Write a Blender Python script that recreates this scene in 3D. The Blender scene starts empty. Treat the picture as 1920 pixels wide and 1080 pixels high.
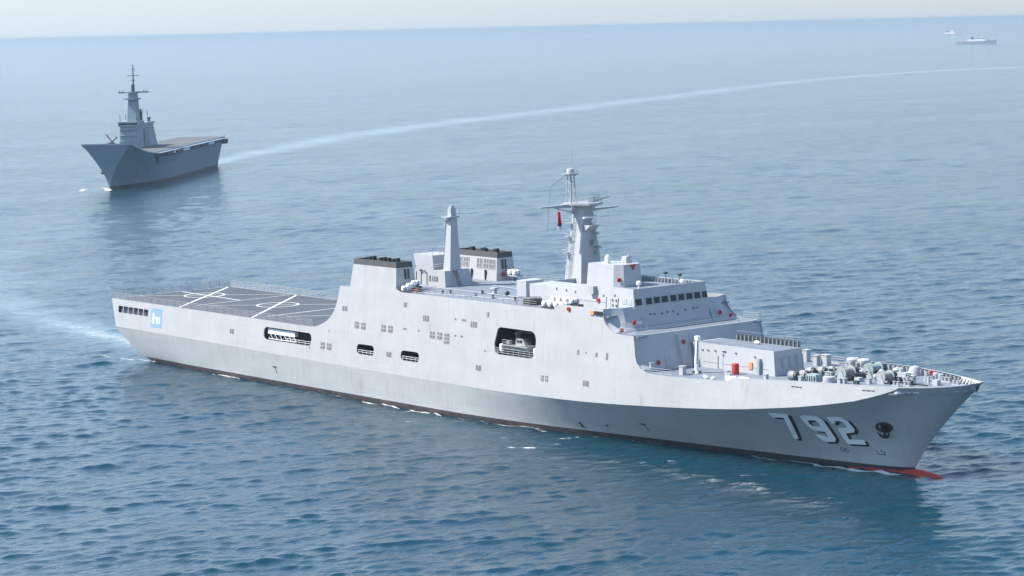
import bpy, bmesh, math, random
import numpy as np
from mathutils import Vector, Matrix
from mathutils.geometry import delaunay_2d_cdt
random.seed(7); rng = np.random.default_rng(11)
C = bpy.context.scene.collection
R = math.radians
# ------------------------------------------------------------------ camera, world, sun, exposure
# metres; x runs along the amphibious ship from stern (0) to bow (210), y to port, z up from the sea
sc = bpy.context.scene
CAM = Vector((421.318, -255.593, 63.724)); YAW, PITCH, ROLL = 2.4549, -0.10785, -0.02286
cam = bpy.data.cameras.new('camera'); cam.sensor_width = 36.0; cam.lens = 36.0*4511.6/1920
cam.clip_start = 1.0; cam.clip_end = 300000.0
co = bpy.data.objects.new('camera', cam); C.objects.link(co); sc.camera = co
fw = Vector((math.cos(YAW)*math.cos(PITCH), math.sin(YAW)*math.cos(PITCH), math.sin(PITCH)))
r0 = Vector((math.sin(YAW), -math.cos(YAW), 0)); u0 = r0.cross(fw)
rt = r0*math.cos(ROLL)+u0*math.sin(ROLL); up = -r0*math.sin(ROLL)+u0*math.cos(ROLL)
co.matrix_world = Matrix(((rt.x, up.x, -fw.x, CAM.x), (rt.y, up.y, -fw.y, CAM.y), (rt.z, up.z, -fw.z, CAM.z), (0, 0, 0, 1)))

SUN_EL = R(50); SUN_DIR = Vector((-math.sin(R(38))*math.cos(SUN_EL), -math.cos(R(38))*math.cos(SUN_EL), math.sin(SUN_EL)))
VEIL = (2.86, 3.32, 3.80); VEIL_SIDE = .75; SKY_FILL = 6.2
w = bpy.data.worlds.new('World'); sc.world = w; w.use_nodes = True
nt = w.node_tree; bg = nt.nodes['Background']
sky = nt.nodes.new('ShaderNodeTexSky'); sky.sky_type = 'NISHITA'; sky.sun_disc = False
sky.sun_elevation = SUN_EL; sky.sun_rotation = math.atan2(SUN_DIR.x, SUN_DIR.y)
sky.altitude = 0; sky.air_density = 1.0; sky.dust_density = 0.4; sky.ozone_density = 3.0
# thin bright veil of high haze along the horizon, a little brighter on the sun's side
def wnode(op, a, b_=None):
    q = nt.nodes.new('ShaderNodeMath'); q.operation = op
    for i, v in enumerate((a, b_)):
        if v is None: continue
        if isinstance(v, (int, float)): q.inputs[i].default_value = v
        else: nt.links.new(v, q.inputs[i])
    return q.outputs[0]
tcw = nt.nodes.new('ShaderNodeTexCoord'); sep = nt.nodes.new('ShaderNodeSeparateXYZ'); nt.links.new(tcw.outputs['Generated'], sep.inputs[0])
zpos = wnode('MAXIMUM', sep.outputs[2], 0)
# bright patch added to the unseen upper sky to lighten the sea's reflections (azimuth about 160 degrees)
sky_fill = wnode('MULTIPLY', wnode('POWER', wnode('MAXIMUM', wnode('ADD', wnode('MULTIPLY', sep.outputs[0], -.94), wnode('MULTIPLY', sep.outputs[1], .34)), 0), 5.0), wnode('POWER', wnode('SUBTRACT', 1.0, wnode('EXPONENT', wnode('MULTIPLY', zpos, -6.0))), 2.6))
veil = wnode('MULTIPLY', wnode('EXPONENT', wnode('MULTIPLY', zpos, wnode('ADD', -7.0, wnode('MULTIPLY', sky_fill, 6.0)))), wnode('MINIMUM', wnode('MAXIMUM', wnode('SUBTRACT', .62, wnode('MULTIPLY', sep.outputs[0], .42)), .12), .93))
side = wnode('ADD', wnode('MULTIPLY', wnode('ADD', wnode('MULTIPLY', sep.outputs[0], SUN_DIR.x), wnode('MULTIPLY', sep.outputs[1], SUN_DIR.y)), VEIL_SIDE), wnode('ADD', wnode('MULTIPLY', sky_fill, SKY_FILL), 1.0))
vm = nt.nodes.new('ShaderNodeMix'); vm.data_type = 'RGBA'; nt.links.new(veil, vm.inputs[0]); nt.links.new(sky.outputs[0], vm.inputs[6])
vt = nt.nodes.new('ShaderNodeMix'); vt.data_type = 'RGBA'; nt.links.new(sky_fill, vt.inputs[0]); vt.inputs[6].default_value = (*VEIL, 1); vt.inputs[7].default_value = (VEIL[0]*.82, VEIL[1]*.98, VEIL[2]*1.18, 1)
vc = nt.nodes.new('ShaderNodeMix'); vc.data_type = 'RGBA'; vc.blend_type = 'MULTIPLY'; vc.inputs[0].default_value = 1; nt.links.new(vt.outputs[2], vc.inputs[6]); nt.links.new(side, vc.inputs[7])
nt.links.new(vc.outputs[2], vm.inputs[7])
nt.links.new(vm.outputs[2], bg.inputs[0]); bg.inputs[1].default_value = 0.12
sl = bpy.data.lights.new('sun', 'SUN'); sl.energy = 4.6; sl.angle = R(0.5); sl.color = (1, .935, .85)
so = bpy.data.objects.new('sun', sl); C.objects.link(so); so.rotation_euler = SUN_DIR.to_track_quat('Z', 'Y').to_euler()
so.location = (0, 0, 500)
sc.view_settings.view_transform = 'Standard'; sc.view_settings.look = 'None'
sc.view_settings.exposure = 0.9; sc.view_settings.gamma = 1.0
sc.cycles.max_bounces = 6; sc.cycles.volume_bounces = 1; sc.cycles.use_denoising = True

# ------------------------------------------------------------------ materials
def mat(name, col, rough=.55, metal=0., var=0., scale=.6, bump=0., streak=0., spec=.5, plates=0., rust=0.):
    m = bpy.data.materials.new(name); m.use_nodes = True
    n = m.node_tree.nodes; l = m.node_tree.links; b = n['Principled BSDF']
    b.inputs['Base Color'].default_value = (*col, 1); b.inputs['Roughness'].default_value = rough
    b.inputs['Metallic'].default_value = metal; b.inputs['Specular IOR Level'].default_value = spec
    if var or streak:
        tc = n.new('ShaderNodeTexCoord')
        a = n.new('ShaderNodeTexNoise'); a.inputs['Scale'].default_value = scale; a.inputs['Detail'].default_value = 6
        l.new(tc.outputs['Object'], a.inputs['Vector'])
        mr = n.new('ShaderNodeMapRange'); mr.inputs[1].default_value = .3; mr.inputs[2].default_value = .7
        mr.inputs[3].default_value = 1-var; mr.inputs[4].default_value = 1+var*.6
        l.new(a.outputs[0], mr.inputs[0])
        last = mr.outputs[0]
        if streak:
            mp = n.new('ShaderNodeMapping'); mp.inputs['Scale'].default_value = (1.1, 1.1, .07)
            l.new(tc.outputs['Object'], mp.inputs[0])
            s = n.new('ShaderNodeTexNoise'); s.inputs['Scale'].default_value = 1.0; s.inputs['Detail'].default_value = 4
            l.new(mp.outputs[0], s.inputs['Vector'])
            m2 = n.new('ShaderNodeMapRange'); m2.inputs[1].default_value = .52; m2.inputs[2].default_value = .8
            m2.inputs[3].default_value = 1; m2.inputs[4].default_value = 1-streak
            l.new(s.outputs[0], m2.inputs[0])
            mu = n.new('ShaderNodeMath'); mu.operation = 'MULTIPLY'
            l.new(last, mu.inputs[0]); l.new(m2.outputs[0], mu.inputs[1]); last = mu.outputs[0]
        if plates:                       # shell plates, each a shade of its own, with faint seams
            sx = n.new('ShaderNodeSeparateXYZ'); cx_ = n.new('ShaderNodeCombineXYZ'); l.new(tc.outputs['Object'], sx.inputs[0])
            l.new(sx.outputs[0], cx_.inputs[0]); l.new(sx.outputs[2], cx_.inputs[1])
            br = n.new('ShaderNodeTexBrick'); br.inputs['Scale'].default_value = 1.0; br.inputs['Brick Width'].default_value = 7.2; br.inputs['Row Height'].default_value = 2.35; br.inputs['Mortar Size'].default_value = .035; br.inputs['Mortar Smooth'].default_value = .3
            br.inputs['Color1'].default_value = (1-plates,)*3+(1,); br.inputs['Color2'].default_value = (1+plates*.6,)*3+(1,); br.inputs['Mortar'].default_value = (1-plates*2.2,)*3+(1,)
            l.new(cx_.outputs[0], br.inputs['Vector'])
            mu = n.new('ShaderNodeMix'); mu.data_type = 'RGBA'; mu.blend_type = 'MULTIPLY'; mu.inputs[0].default_value = 1
            l.new(br.outputs[0], mu.inputs[6]); l.new(last, mu.inputs[7]); last = mu.outputs[2]
        mx = n.new('ShaderNodeMix'); mx.data_type = 'RGBA'; mx.blend_type = 'MULTIPLY'; mx.inputs[0].default_value = 1
        mx.inputs[6].default_value = (*col, 1); l.new(last, mx.inputs[7])
        out = mx.outputs[2]
        if rust:                         # thin rust and salt runs
            mp = n.new('ShaderNodeMapping'); mp.inputs['Scale'].default_value = (2.2, 2.2, .10); l.new(tc.outputs['Object'], mp.inputs[0])
            rn = n.new('ShaderNodeTexNoise'); rn.inputs['Scale'].default_value = 1.0; rn.inputs['Detail'].default_value = 5; l.new(mp.outputs[0], rn.inputs['Vector'])
            rr_ = n.new('ShaderNodeMapRange'); rr_.inputs[1].default_value = .62; rr_.inputs[2].default_value = .82; rr_.inputs[3].default_value = 0; rr_.inputs[4].default_value = rust; l.new(rn.outputs[0], rr_.inputs[0])
            mr_ = n.new('ShaderNodeMix'); mr_.data_type = 'RGBA'; l.new(rr_.outputs[0], mr_.inputs[0]); l.new(out, mr_.inputs[6]); mr_.inputs[7].default_value = (.16, .11, .075, 1); out = mr_.outputs[2]
        l.new(out, b.inputs['Base Color'])
        if bump:
            nb = n.new('ShaderNodeTexNoise'); nb.inputs['Scale'].default_value = .45; nb.inputs['Detail'].default_value = 2
            l.new(tc.outputs['Object'], nb.inputs['Vector'])
            bp = n.new('ShaderNodeBump'); bp.inputs['Strength'].default_value = bump; bp.inputs['Distance'].default_value = .12
            l.new(nb.outputs[0], bp.inputs['Height']); l.new(bp.outputs[0], b.inputs['Normal'])
    return m
M = {}
M['hull'] = mat('light grey ship paint', (.395, .405, .413), .24, var=.05, scale=.25, bump=.35, streak=.08, plates=.022, rust=.34)
M['grey'] = mat('grey superstructure paint', (.405, .423, .442), .5, var=.06, scale=.5, streak=.06)
M['trim'] = mat('grey fittings paint', (.36, .395, .42), .5, var=.12, scale=1.5)
M['low'] = mat('mid grey underside paint', (.415, .435, .445), .40, var=.06, scale=.2, bump=.3, streak=.10, plates=.045, rust=.45)
M['boot'] = mat('dark boot topping', (.055, .045, .045), .55, var=.4, scale=.8)
M['red'] = mat('red antifouling', (.55, .055, .03), .5, var=.2, scale=.8)
M['deck'] = mat('blue grey deck paint', (.17, .20, .245), .6, var=.15, scale=.3, streak=.0)
M['fdeck'] = mat('dark grey flight deck', (.064, .078, .094), .75, var=.18, scale=.15)
M['mark'] = mat('white deck marking', (.72, .72, .70), .6, var=.12, scale=1.)
M['white'] = mat('white paint', (.82, .82, .80), .4, var=.04, scale=2.)
M['num'] = mat('white hull number', (.88, .90, .92), .5, var=.03, scale=1.)
M['black'] = mat('black paint', (.012, .014, .018), .5, var=.2, scale=1.)
M['glass'] = mat('dark window glass', (.008, .022, .028), .12, spec=.2)
M['louv'] = mat('louvre grey brown', (.17, .165, .155), .6, var=.3, scale=6.)
M['bay'] = mat('bay grey with shade', (.06, .075, .095), .6, var=.2, scale=1.)  # interior shade put into the colour; the walls are plain grey
M['lred'] = mat('red lifebuoy', (.50, .035, .035), .5, var=.1, scale=4.)
M['orange'] = mat('orange panel', (.75, .28, .12), .6, var=.1, scale=4.)
M['cap'] = mat('funnel top dark grey', (.075, .074, .072), .6, var=.2, scale=.7)
M['soot'] = mat('sooty funnel top', (.018, .02, .02), .8, var=.4, scale=1.)
M['steel'] = mat('bare steel', (.30, .32, .33), .4, metal=.3, var=.2, scale=3.)
M['drum'] = mat('pale canvas and rope', (.30, .315, .31), .8, var=.18, scale=3.)
M['dark'] = mat('dark grey machinery', (.05, .055, .06), .5, var=.3, scale=3.)
M['green'] = mat('grey green machinery', (.26, .33, .33), .5, var=.15, scale=3.)
M['sign'] = mat('sky blue sign', (.20, .34, .62), .5, var=.04, scale=1.)
M['skin'] = mat('rust brown anchor', (.016, .013, .012), .7, var=.5, scale=2.)
M['stay'] = mat('weathered rail grey', (.30, .30, .32), .5, var=.1, scale=3.)
M['flagred'] = mat('red flag cloth', (.60, .04, .06), .8)
M['flagwhite'] = mat('white flag cloth', (.8, .8, .8), .8)
M['flagblue'] = mat('dark blue flag cloth', (.03, .04, .18), .8)
M['carr'] = mat('blue grey carrier paint', (.17, .245, .31), .55, var=.08, scale=.2, streak=.1)
M['carr2'] = mat('pale carrier island paint', (.24, .315, .37), .55, var=.08, scale=.3)
M['cdeck'] = mat('brown grey carrier deck', (.105, .112, .12), .8, var=.2, scale=.1)
M['cdark'] = mat('carrier dark openings', (.05, .06, .07), .7)

# ------------------------------------------------------------------ mesh helpers
class MB:
    def __init__(s): s.v = []; s.f = []; s.m = []
    def add(s, vs, fs, mi=0):
        o = len(s.v); s.v += [tuple(map(float, p)) for p in vs]; s.f += [tuple(o+i for i in f) for f in fs]; s.m += [mi]*len(fs); return s
    def hexa(s, b, t, mi=0):            # four base points, four top points, both counter-clockwise from above
        return s.add(list(b)+list(t), [(3, 2, 1, 0), (4, 5, 6, 7), (0, 1, 5, 4), (1, 2, 6, 5), (2, 3, 7, 6), (3, 0, 4, 7)], mi)
    def box(s, x0, x1, y0, y1, z0, z1, mi=0, tx0=0, tx1=0, ty0=0, ty1=0):   # t.. shift the top edges
        return s.hexa([(x0, y0, z0), (x1, y0, z0), (x1, y1, z0), (x0, y1, z0)],
                      [(x0+tx0, y0+ty0, z1), (x1+tx1, y0+ty0, z1), (x1+tx1, y1+ty1, z1), (x0+tx0, y1+ty1, z1)], mi)
    def prism(s, poly, z0, z1, mi=0):    # polygon in x,y counter-clockwise
        n = len(poly)
        return s.add([(x, y, z0) for x, y in poly]+[(x, y, z1) for x, y in poly],
                     [tuple(range(n-1, -1, -1)), tuple(range(n, 2*n))]+[(i, (i+1) % n, n+(i+1) % n, n+i) for i in range(n)], mi)
    def tube(s, pts, r, n=6, mi=0, cap=True):
        pts = [Vector(p) for p in pts]; rs = r if isinstance(r, (list, tuple)) else [r]*len(pts)
        vs = []; N = len(pts)
        for i, p in enumerate(pts):
            d = (pts[min(i+1, N-1)]-pts[max(i-1, 0)]).normalized()
            a = d.cross(Vector((0, 0, 1)) if abs(d.z) < .9 else Vector((1, 0, 0))).normalized(); b = d.cross(a)
            for k in range(n):
                an = 2*math.pi*k/n; vs.append(p+(a*math.cos(an)+b*math.sin(an))*rs[i])
        fs = [(i*n+k, i*n+(k+1) % n, (i+1)*n+(k+1) % n, (i+1)*n+k) for i in range(N-1) for k in range(n)]
        if cap: fs += [tuple(range(n-1, -1, -1)), tuple(range((N-1)*n, N*n))]
        return s.add(vs, fs, mi)
    def lathe(s, prof, c=(0, 0, 0), axis='z', n=16, mi=0):   # prof: (radius, height)
        vs = []; A = {'z': (0, 1, 2), 'x': (1, 2, 0), 'y': (2, 0, 1)}[axis]
        for r, h in prof:
            for k in range(n):
                q = (r*math.cos(2*math.pi*k/n), r*math.sin(2*math.pi*k/n), h); p = [0, 0, 0]
                for j in range(3): p[A[j]] = q[j]
                vs.append((p[0]+c[0], p[1]+c[1], p[2]+c[2]))
        N = len(prof)
        fs = [(i*n+k, i*n+(k+1) % n, (i+1)*n+(k+1) % n, (i+1)*n+k) for i in range(N-1) for k in range(n)]
        fs += [tuple(range(n-1, -1, -1)), tuple(range((N-1)*n, N*n))]
        return s.add(vs, fs, mi)
    def sphere(s, c, r, n=12, mi=0, sq=(1, 1, 1)):
        prof = [(max(1e-3, math.sin(math.pi*i/8)), -math.cos(math.pi*i/8)) for i in range(9)]
        o = len(s.v); s.lathe(prof, n=n, mi=mi)
        s.v[o:] = [(c[0]+r*sq[0]*x, c[1]+r*sq[1]*y, c[2]+r*sq[2]*z) for x, y, z in s.v[o:]]; return s
    def build(s, name, mats, parent=None, smooth=None, shift=None):
        me = bpy.data.meshes.new(name)
        v = s.v
        me.from_pydata(v, [], s.f); me.update()
        for m in (mats if isinstance(mats, (list, tuple)) else [mats]): me.materials.append(M[m] if isinstance(m, str) else m)
        me.polygons.foreach_set('material_index', s.m)
        bm = bmesh.new(); bm.from_mesh(me); bmesh.ops.recalc_face_normals(bm, faces=bm.faces); bm.to_mesh(me); bm.free()
        if smooth:
            me.polygons.foreach_set('use_smooth', [True]*len(me.polygons)); me.set_sharp_from_angle(angle=R(smooth))
        o = bpy.data.objects.new(name, me); C.objects.link(o)
        if parent is not None:
            o.parent = parent
            if shift is not None: o.location = shift
        return o
def tag(o, label=None, cat=None, group=None, kind=None):
    if label: o['label'] = label
    if cat: o['category'] = cat
    if group: o['group'] = group
    if kind: o['kind'] = kind
    return o
def thing(name, label, cat, loc=(0, 0, 0), rz=0, group=None):
    o = bpy.data.objects.new(name, None); C.objects.link(o); o.location = loc; o.rotation_euler = (0, 0, rz); o.empty_display_size = .3
    return tag(o, label, cat, group)
def copy_tree(o, parent=None):
    c = o.copy(); C.objects.link(c)
    if parent is not None: c.parent = parent
    for ch in list(o.children): copy_tree(ch, c)
    return c
# ------------------------------------------------------------------ hull lines of the amphibious ship
def pchip(xs,ys):
    xs=np.array(xs,float);ys=np.array(ys,float);h=np.diff(xs);d=np.diff(ys)/h
    m=np.zeros_like(xs);m[0]=d[0];m[-1]=d[-1]
    for i in range(1,len(xs)-1):
        if d[i-1]*d[i]>0:
            w1=2*h[i]+h[i-1];w2=h[i]+2*h[i-1];m[i]=(w1+w2)/(w1/d[i-1]+w2/d[i])
    def f(x):
        x=np.clip(np.asarray(x,float),xs[0],xs[-1]);i=np.clip(np.searchsorted(xs,x)-1,0,len(h)-1)
        t=(x-xs[i])/h[i]
        return (2*t**3-3*t**2+1)*ys[i]+(t**3-2*t**2+t)*h[i]*m[i]+(-2*t**3+3*t**2)*ys[i+1]+(t**3-t**2)*h[i]*m[i+1]
    return f
_K=np.array([(2.3,14.5,6.2),(20,14.55,6.15),(40,14.55,6.0),(60,14.6,5.8),(90,14.6,5.55),(120,14.6,5.5),(132,14.58,5.7),(144.8,14.5,6.1),(156.5,14.3,6.75),(167.8,13.8,7.5),(178,12.95,8.4),(181.7,12.4,8.85),(187.2,11.5,9.55),(192.3,10.4,10.4),(195.5,9.5,11.0),(198.3,8.4,11.85),(200.4,7.4,12.6),(201.8,6.7,13.2),(204,5.5,13.3),(206,4.25,13.42),(207.5,3.2,13.55),(208.7,2.2,13.7),(209.5,1.3,13.85),(210,0,14.0)])
bK=pchip(_K[:,0],_K[:,1]); zK=pchip(_K[:,0],_K[:,2])
xWf=pchip([2.3,20,40,150,210],[14,24,41,150,198.1])
bW=pchip([14,20,30,110,120,131,150,168.7,180,189,194,197,198.1],[12.5,12.9,13.5,14.1,13.5,12.2,9.0,6.1,4.4,3.0,2.0,.8,0])
def hull_low(s,t):
    """s = knuckle-row x, t = 0 waterline .. 1 knuckle; starboard side point"""
    xk=s;xw=xWf(s);e=np.interp(s,[2,40,120,180,210],[.6,1,1,1.15,1.25])
    x=xw+(xk-xw)*t**e
    ey=np.interp(s,[2,40,130,180,210],[.6,.9,1,1.2,1.3])
    y=bW(xw)+(bK(xk)-bW(xw))*t**ey
    return np.array([x,-y,zK(s)*t])
def hull_at(x,z):
    lo,hi=2.3,210.
    for _ in range(50):
        m=(lo+hi)/2
        P=hull_low(m,min(1,max(0,z/float(zK(m)))))
        if P[0]<x: lo=m
        else: hi=m
    return P
bT=pchip([-1,155,160,165,170,175,179,182,188,194,200,201.8],[14,14,13.87,13.55,13.1,12.6,12.2,11.7,10.7,9.28,7.4,6.7])
zT=pchip([0,155,176,190,201.8],[11.67,11.67,12.6,13.1,13.2])
def wall_y(x,z):
    """half breadth of the upper side at (x,z)"""
    x=np.asarray(x,float);z=np.asarray(z,float)
    a=14-.1*(z-11.67)
    t=(z-zK(x))/np.maximum(zT(x)-zK(x),.05)
    f=bK(x)+(bT(x)-bK(x))*t
    return np.where(x<150,a,np.where(x>158,f,a+(f-a)*(x-150)/8))
SHIP = thing('warship', 'large pale grey amphibious warship with flight deck aft and 792 painted on its bow', 'warship', (105, 0, 0))
SH = (-105, 0, 0)
def part(mb, name, mats, parent=None, smooth=None):
    """part of the ship; mesh coordinates are ship coordinates"""
    if parent is None or parent is SHIP: return mb.build(name, mats, SHIP, smooth, SH)
    return mb.build(name, mats, parent, smooth, None)

# ---- lower hull: lofted rows from keel to knuckle, both sides
def build_hull():
    S = np.concatenate([np.linspace(2.3, 22, 8), np.linspace(26, 140, 24), np.linspace(144, 204, 40), [205.5, 207, 208.3, 209.2, 209.7, 210]])
    rows = []
    for s in S:
        zk = float(zK(s)); P0 = hull_low(s, 0.); col = []
        col.append((P0[0]-.2, P0[1]*.9, -3.0))
        zb0 = -.35+.6*min(1, max(0, (s-192)/10)); q0 = hull_low(s, 0.); col.append((q0[0], q0[1], zb0) if zb0 < 0 else tuple(hull_low(s, zb0/zk)))
        col.append(tuple(hull_low(s, .78/zk)))
        t0 = .78/zk
        for k in range(1, 11): col.append(tuple(hull_low(s, t0+(1-t0)*k/10)))
        rows.append(col)
    mb = MB(); n = len(rows[0])
    for sg in (1, -1):
        vs = [(x, y*sg, z) for c in rows for x, y, z in c]; fr = []; fb = []; fa = []
        for i in range(len(rows)-1):
            for k in range(n-1):
                q = (i*n+k, (i+1)*n+k, (i+1)*n+k+1, i*n+k+1)
                (fr if k == 0 else fb if k == 1 else fa).append(q)
        o = len(mb.v); mb.add(vs, fa, 0)
        mb.f += [tuple(o+j for j in f) for f in fb]; mb.m += [1]*len(fb)
        mb.f += [tuple(o+j for j in f) for f in fr]; mb.m += [2]*len(fr)
    c0 = rows[0]                                # counter under the stern
    for k in range(n-1):
        a, b = c0[k], c0[k+1]
        mb.add([a, b, (b[0], -b[1], b[2]), (a[0], -a[1], a[2])], [(0, 1, 2, 3)], 2 if k == 0 else 1 if k == 1 else 0)
    return part(mb, 'hull', ['low', 'boot', 'red'], smooth=38)
HULL = build_hull()
# bulb just breaking the surface
mb = MB(); mb.sphere((198.6, 0, -1.25), 1, 20, 0, (6.0, 1.8, 1.8)); part(mb, 'bulbous_bow', 'red', HULL, 60)

# ---- upper sides: flat outline with openings, mapped onto the tumblehome of the ship
def inside(p, poly):
    x, y = p; c = False; j = len(poly)-1
    for i in range(len(poly)):
        xi, yi = poly[i]; xj, yj = poly[j]
        if (yi > y) != (yj > y) and x < (xj-xi)*(y-yi)/(yj-yi)+xi: c = not c
        j = i
    return c
def round_poly(x0, x1, z0, z1, r, n=4, rb=None):
    out = []
    for cx, cz, a in ((x1-r, z1-r, 0), (x0+r, z1-r, 90), (x0+r, z0+r, 180), (x1-r, z0+r, 270)):
        for k in range(n+1):
            an = R(a+90*k/n); out.append((cx+r*math.cos(an), cz+r*math.sin(an)))
    return out
BAYS = {'aft': round_poly(55.1, 70.3, 8.15, 10.45, .9), 'mid1': round_poly(84.1, 89.1, 8.1, 9.85, .7), 'mid2': round_poly(96.8, 101.9, 8.15, 9.85, .7),
        'boat': [(122.6, 11.45), (130.6, 11.45), (131.4, 11.75), (131.95, 12.7), (131.95, 14.6), (131.6, 15.4), (130.9, 15.8), (122.9, 15.85), (122.3, 15.5), (121.6, 13.2), (121.7, 12.4), (122.0, 11.7)]}
STERNWIN = [(3.0+1.94*i, 4.75+1.94*i) for i in range(6)]
def side_outline():
    top = [(.3, 11.67), (37, 11.65), (66, 11.6), (69.5, 11.62), (71.4, 11.8), (72.9, 12.25), (74.6, 13.0), (76.0, 14.0), (77.0, 15.3), (77.6, 16.8), (78.0, 18.4), (78.2, 19.4), (81.2, 19.5), (81.35, 20.3),
           (94.4, 20.3), (94.75, 19.85), (95.5, 19.6), (96.6, 19.55), (110, 19.6), (135.7, 19.6), (136.9, 20.5), (147.4, 20.55), (147.5, 19.7), (147.75, 18.9), (148.3, 18.2), (149.1, 17.6), (150.2, 17.15), (151.2, 17.02), (154.7, 17.02),
           (155.0, 15.6), (155.25, 14.0), (155.75, 12.95), (156.5, 12.3), (157.6, 11.85), (159.2, 11.68)]
    top += [(x, 11.68+(x-159.2)*.018) for x in (162, 165, 168, 171)]+[(173.6, 11.95), (174.1, 12.2), (174.5, 12.52)]
    top += [(x, float(zT(x))) for x in (176.5, 179, 182, 185, 188, 191, 194, 196.5, 198.5, 200.2, 201.5)]
    low = [(x, float(zK(x))) for x in (201.5, 200.4, 199, 197.5, 195.5, 193, 190, 187.2, 184, 181, 178, 174, 170, 166, 161, 156, 150, 144, 138, 130, 120, 105, 90, 75, 60, 40, 20, 2.3)]
    return top+low[1:]
def plan(poly, holes, grid):
    vs = list(poly); es = [(i, (i+1) % len(poly)) for i in range(len(poly))]
    for h in holes:
        o = len(vs); vs += h; es += [(o+i, o+(i+1) % len(h)) for i in range(len(h))]
    vs += [g for g in grid if inside(g, poly) and not any(inside(g, h) for h in holes)]
    r = delaunay_2d_cdt([Vector(v) for v in vs], es, [], 0, 1e-4)
    V = [(v.x, v.y) for v in r[0]]; F = []
    for f in r[2]:
        c = (sum(V[i][0] for i in f)/len(f), sum(V[i][1] for i in f)/len(f))
        if inside(c, poly) and not any(inside(c, h) for h in holes): F.append(tuple(f))
    return V, F
def slab(V, F, fn, thick, sg, mb, mi=0):
    """outer and inner skin plus rims; fn(x,z) = half breadth"""
    o = [(x, -sg*float(fn(x, z)), z) for x, z in V]; i = [(x, -sg*(float(fn(x, z))-thick), z) for x, z in V]; n = len(V)
    cnt = {}
    for f in F:
        for k in range(len(f)):
            e = (f[k], f[(k+1) % len(f)]); cnt[tuple(sorted(e))] = cnt.get(tuple(sorted(e)), 0)+1
    fs = list(F)+[tuple(n+j for j in reversed(f)) for f in F]+[(a, b, n+b, n+a) for (a, b), c in cnt.items() if c == 1]
    mb.add(o+i, fs, mi)
GRID = [(x, z) for x in np.arange(150, 202, 1.6) for z in np.arange(6.2, 18, 1.3)]
OUT = side_outline(); VV, FF = plan(OUT, list(BAYS.values())+[round_poly(a, b, 9.08, 10.42, .18, 2) for a, b in STERNWIN], GRID)
SIDE = {}
for sg, nm in ((1, 'starboard'), (-1, 'port')):
    mb = MB(); slab(VV, FF, wall_y, .22, sg, mb); SIDE[sg] = part(mb, 'topside', 'hull', SHIP)
STB = SIDE[1]
def wp(x, z, out=0., sg=1):            # point on the upper side, `out` metres proud of it
    return (x, -sg*(float(wall_y(x, z))+out), z)
# transom
mb = MB(); mb.hexa([(2.3, -14.3, 6.2), (2.7, -14.3, 6.2), (2.7, 14.3, 6.2), (2.3, 14.3, 6.2)], [(.32, -13.78, 11.65), (.7, -13.78, 11.65), (.7, 13.78, 11.65), (.32, 13.78, 11.65)])
TR = part(mb, 'transom', 'hull', SHIP)
mb = MB(); mb.hexa([(1.9, -8, 6.9), (2.3, -8, 6.9), (2.3, 8, 6.9), (1.9, 8, 6.9)], [(.55, -8, 11.0), (1, -8, 11.0), (1, 8, 11.0), (.55, 8, 11.0)]); part(mb, 'stern_gate', 'grey', TR)
for a, b in STERNWIN:                   # dark mooring ports at the stern, backed by a sheet in the shade-dark bay colour
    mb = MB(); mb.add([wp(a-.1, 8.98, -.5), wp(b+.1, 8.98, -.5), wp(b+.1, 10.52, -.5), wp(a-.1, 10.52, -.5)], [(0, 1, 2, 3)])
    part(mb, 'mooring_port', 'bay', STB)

# ---- louvres, scuttles and small openings of the starboard side
def louvre(x, z, wd, ht, nx, nz):
    mb = MB(); q = lambda u, v, o: wp(x+u, z+v, o)
    mb.add([q(-wd/2, -ht/2, .015), q(wd/2, -ht/2, .015), q(wd/2, ht/2, .015), q(-wd/2, ht/2, .015)], [(0, 1, 2, 3)], 0)
    def bar(u0, u1, v0, v1):
        A = [q(u0, v0, .0), q(u1, v0, .0), q(u1, v1, .0), q(u0, v1, .0)]; B = [q(u0, v0, .06), q(u1, v0, .06), q(u1, v1, .06), q(u0, v1, .06)]
        mb.add(A+B, [(4, 5, 6, 7), (0, 1, 5, 4), (1, 2, 6, 5), (2, 3, 7, 6), (3, 0, 4, 7)], 1)
    for i in range(1, nx): bar(-wd/2+wd*i/nx-.06, -wd/2+wd*i/nx+.06, -ht/2, ht/2)
    for k in range(1, nz): bar(-wd/2, wd/2, -ht/2+ht*k/nz-.06, -ht/2+ht*k/nz+.06)
    return part(mb, 'louvre', ['louv', 'hull'], STB)
for x, z in ((83.8, 13.05), (85.75, 13.0), (91.6, 13.1), (93.55, 13.1), (105.3, 13.1), (107.25, 13.1), (73.9, 8.6), (75.85, 8.6)): louvre(x, z, 1.35, 1.15, 2, 2)
louvre(109.2, 12.8, 1.35, 1.7, 2, 3)
for x, z in ((44.5, 8.7), (93.5, 8.8), (117.9, 8.8), (144.4, 8.9)): louvre(x, z, 1.4, .85, 2, 1)
for x, z in ((134.0, 8.7), (135.05, 8.72)): louvre(x, z, .75, .9, 2, 2)
for x, z in ((103.3, 15.7), (116.1, 15.7)): louvre(x, z, 1.7, .95, 3, 1)
louvre(80.0, 15.6, 1.5, .85, 2, 1); louvre(97.4, 17.55, .95, .8, 2, 1); louvre(119.6, 17.6, .7, .8, 2, 1)
for x, z, ht in ((142.2, 13.5, .75), (146.5, 13.5, .7), (148.9, 13.45, 1.05)): louvre(x, z, .5, ht, 1, 1)
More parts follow.
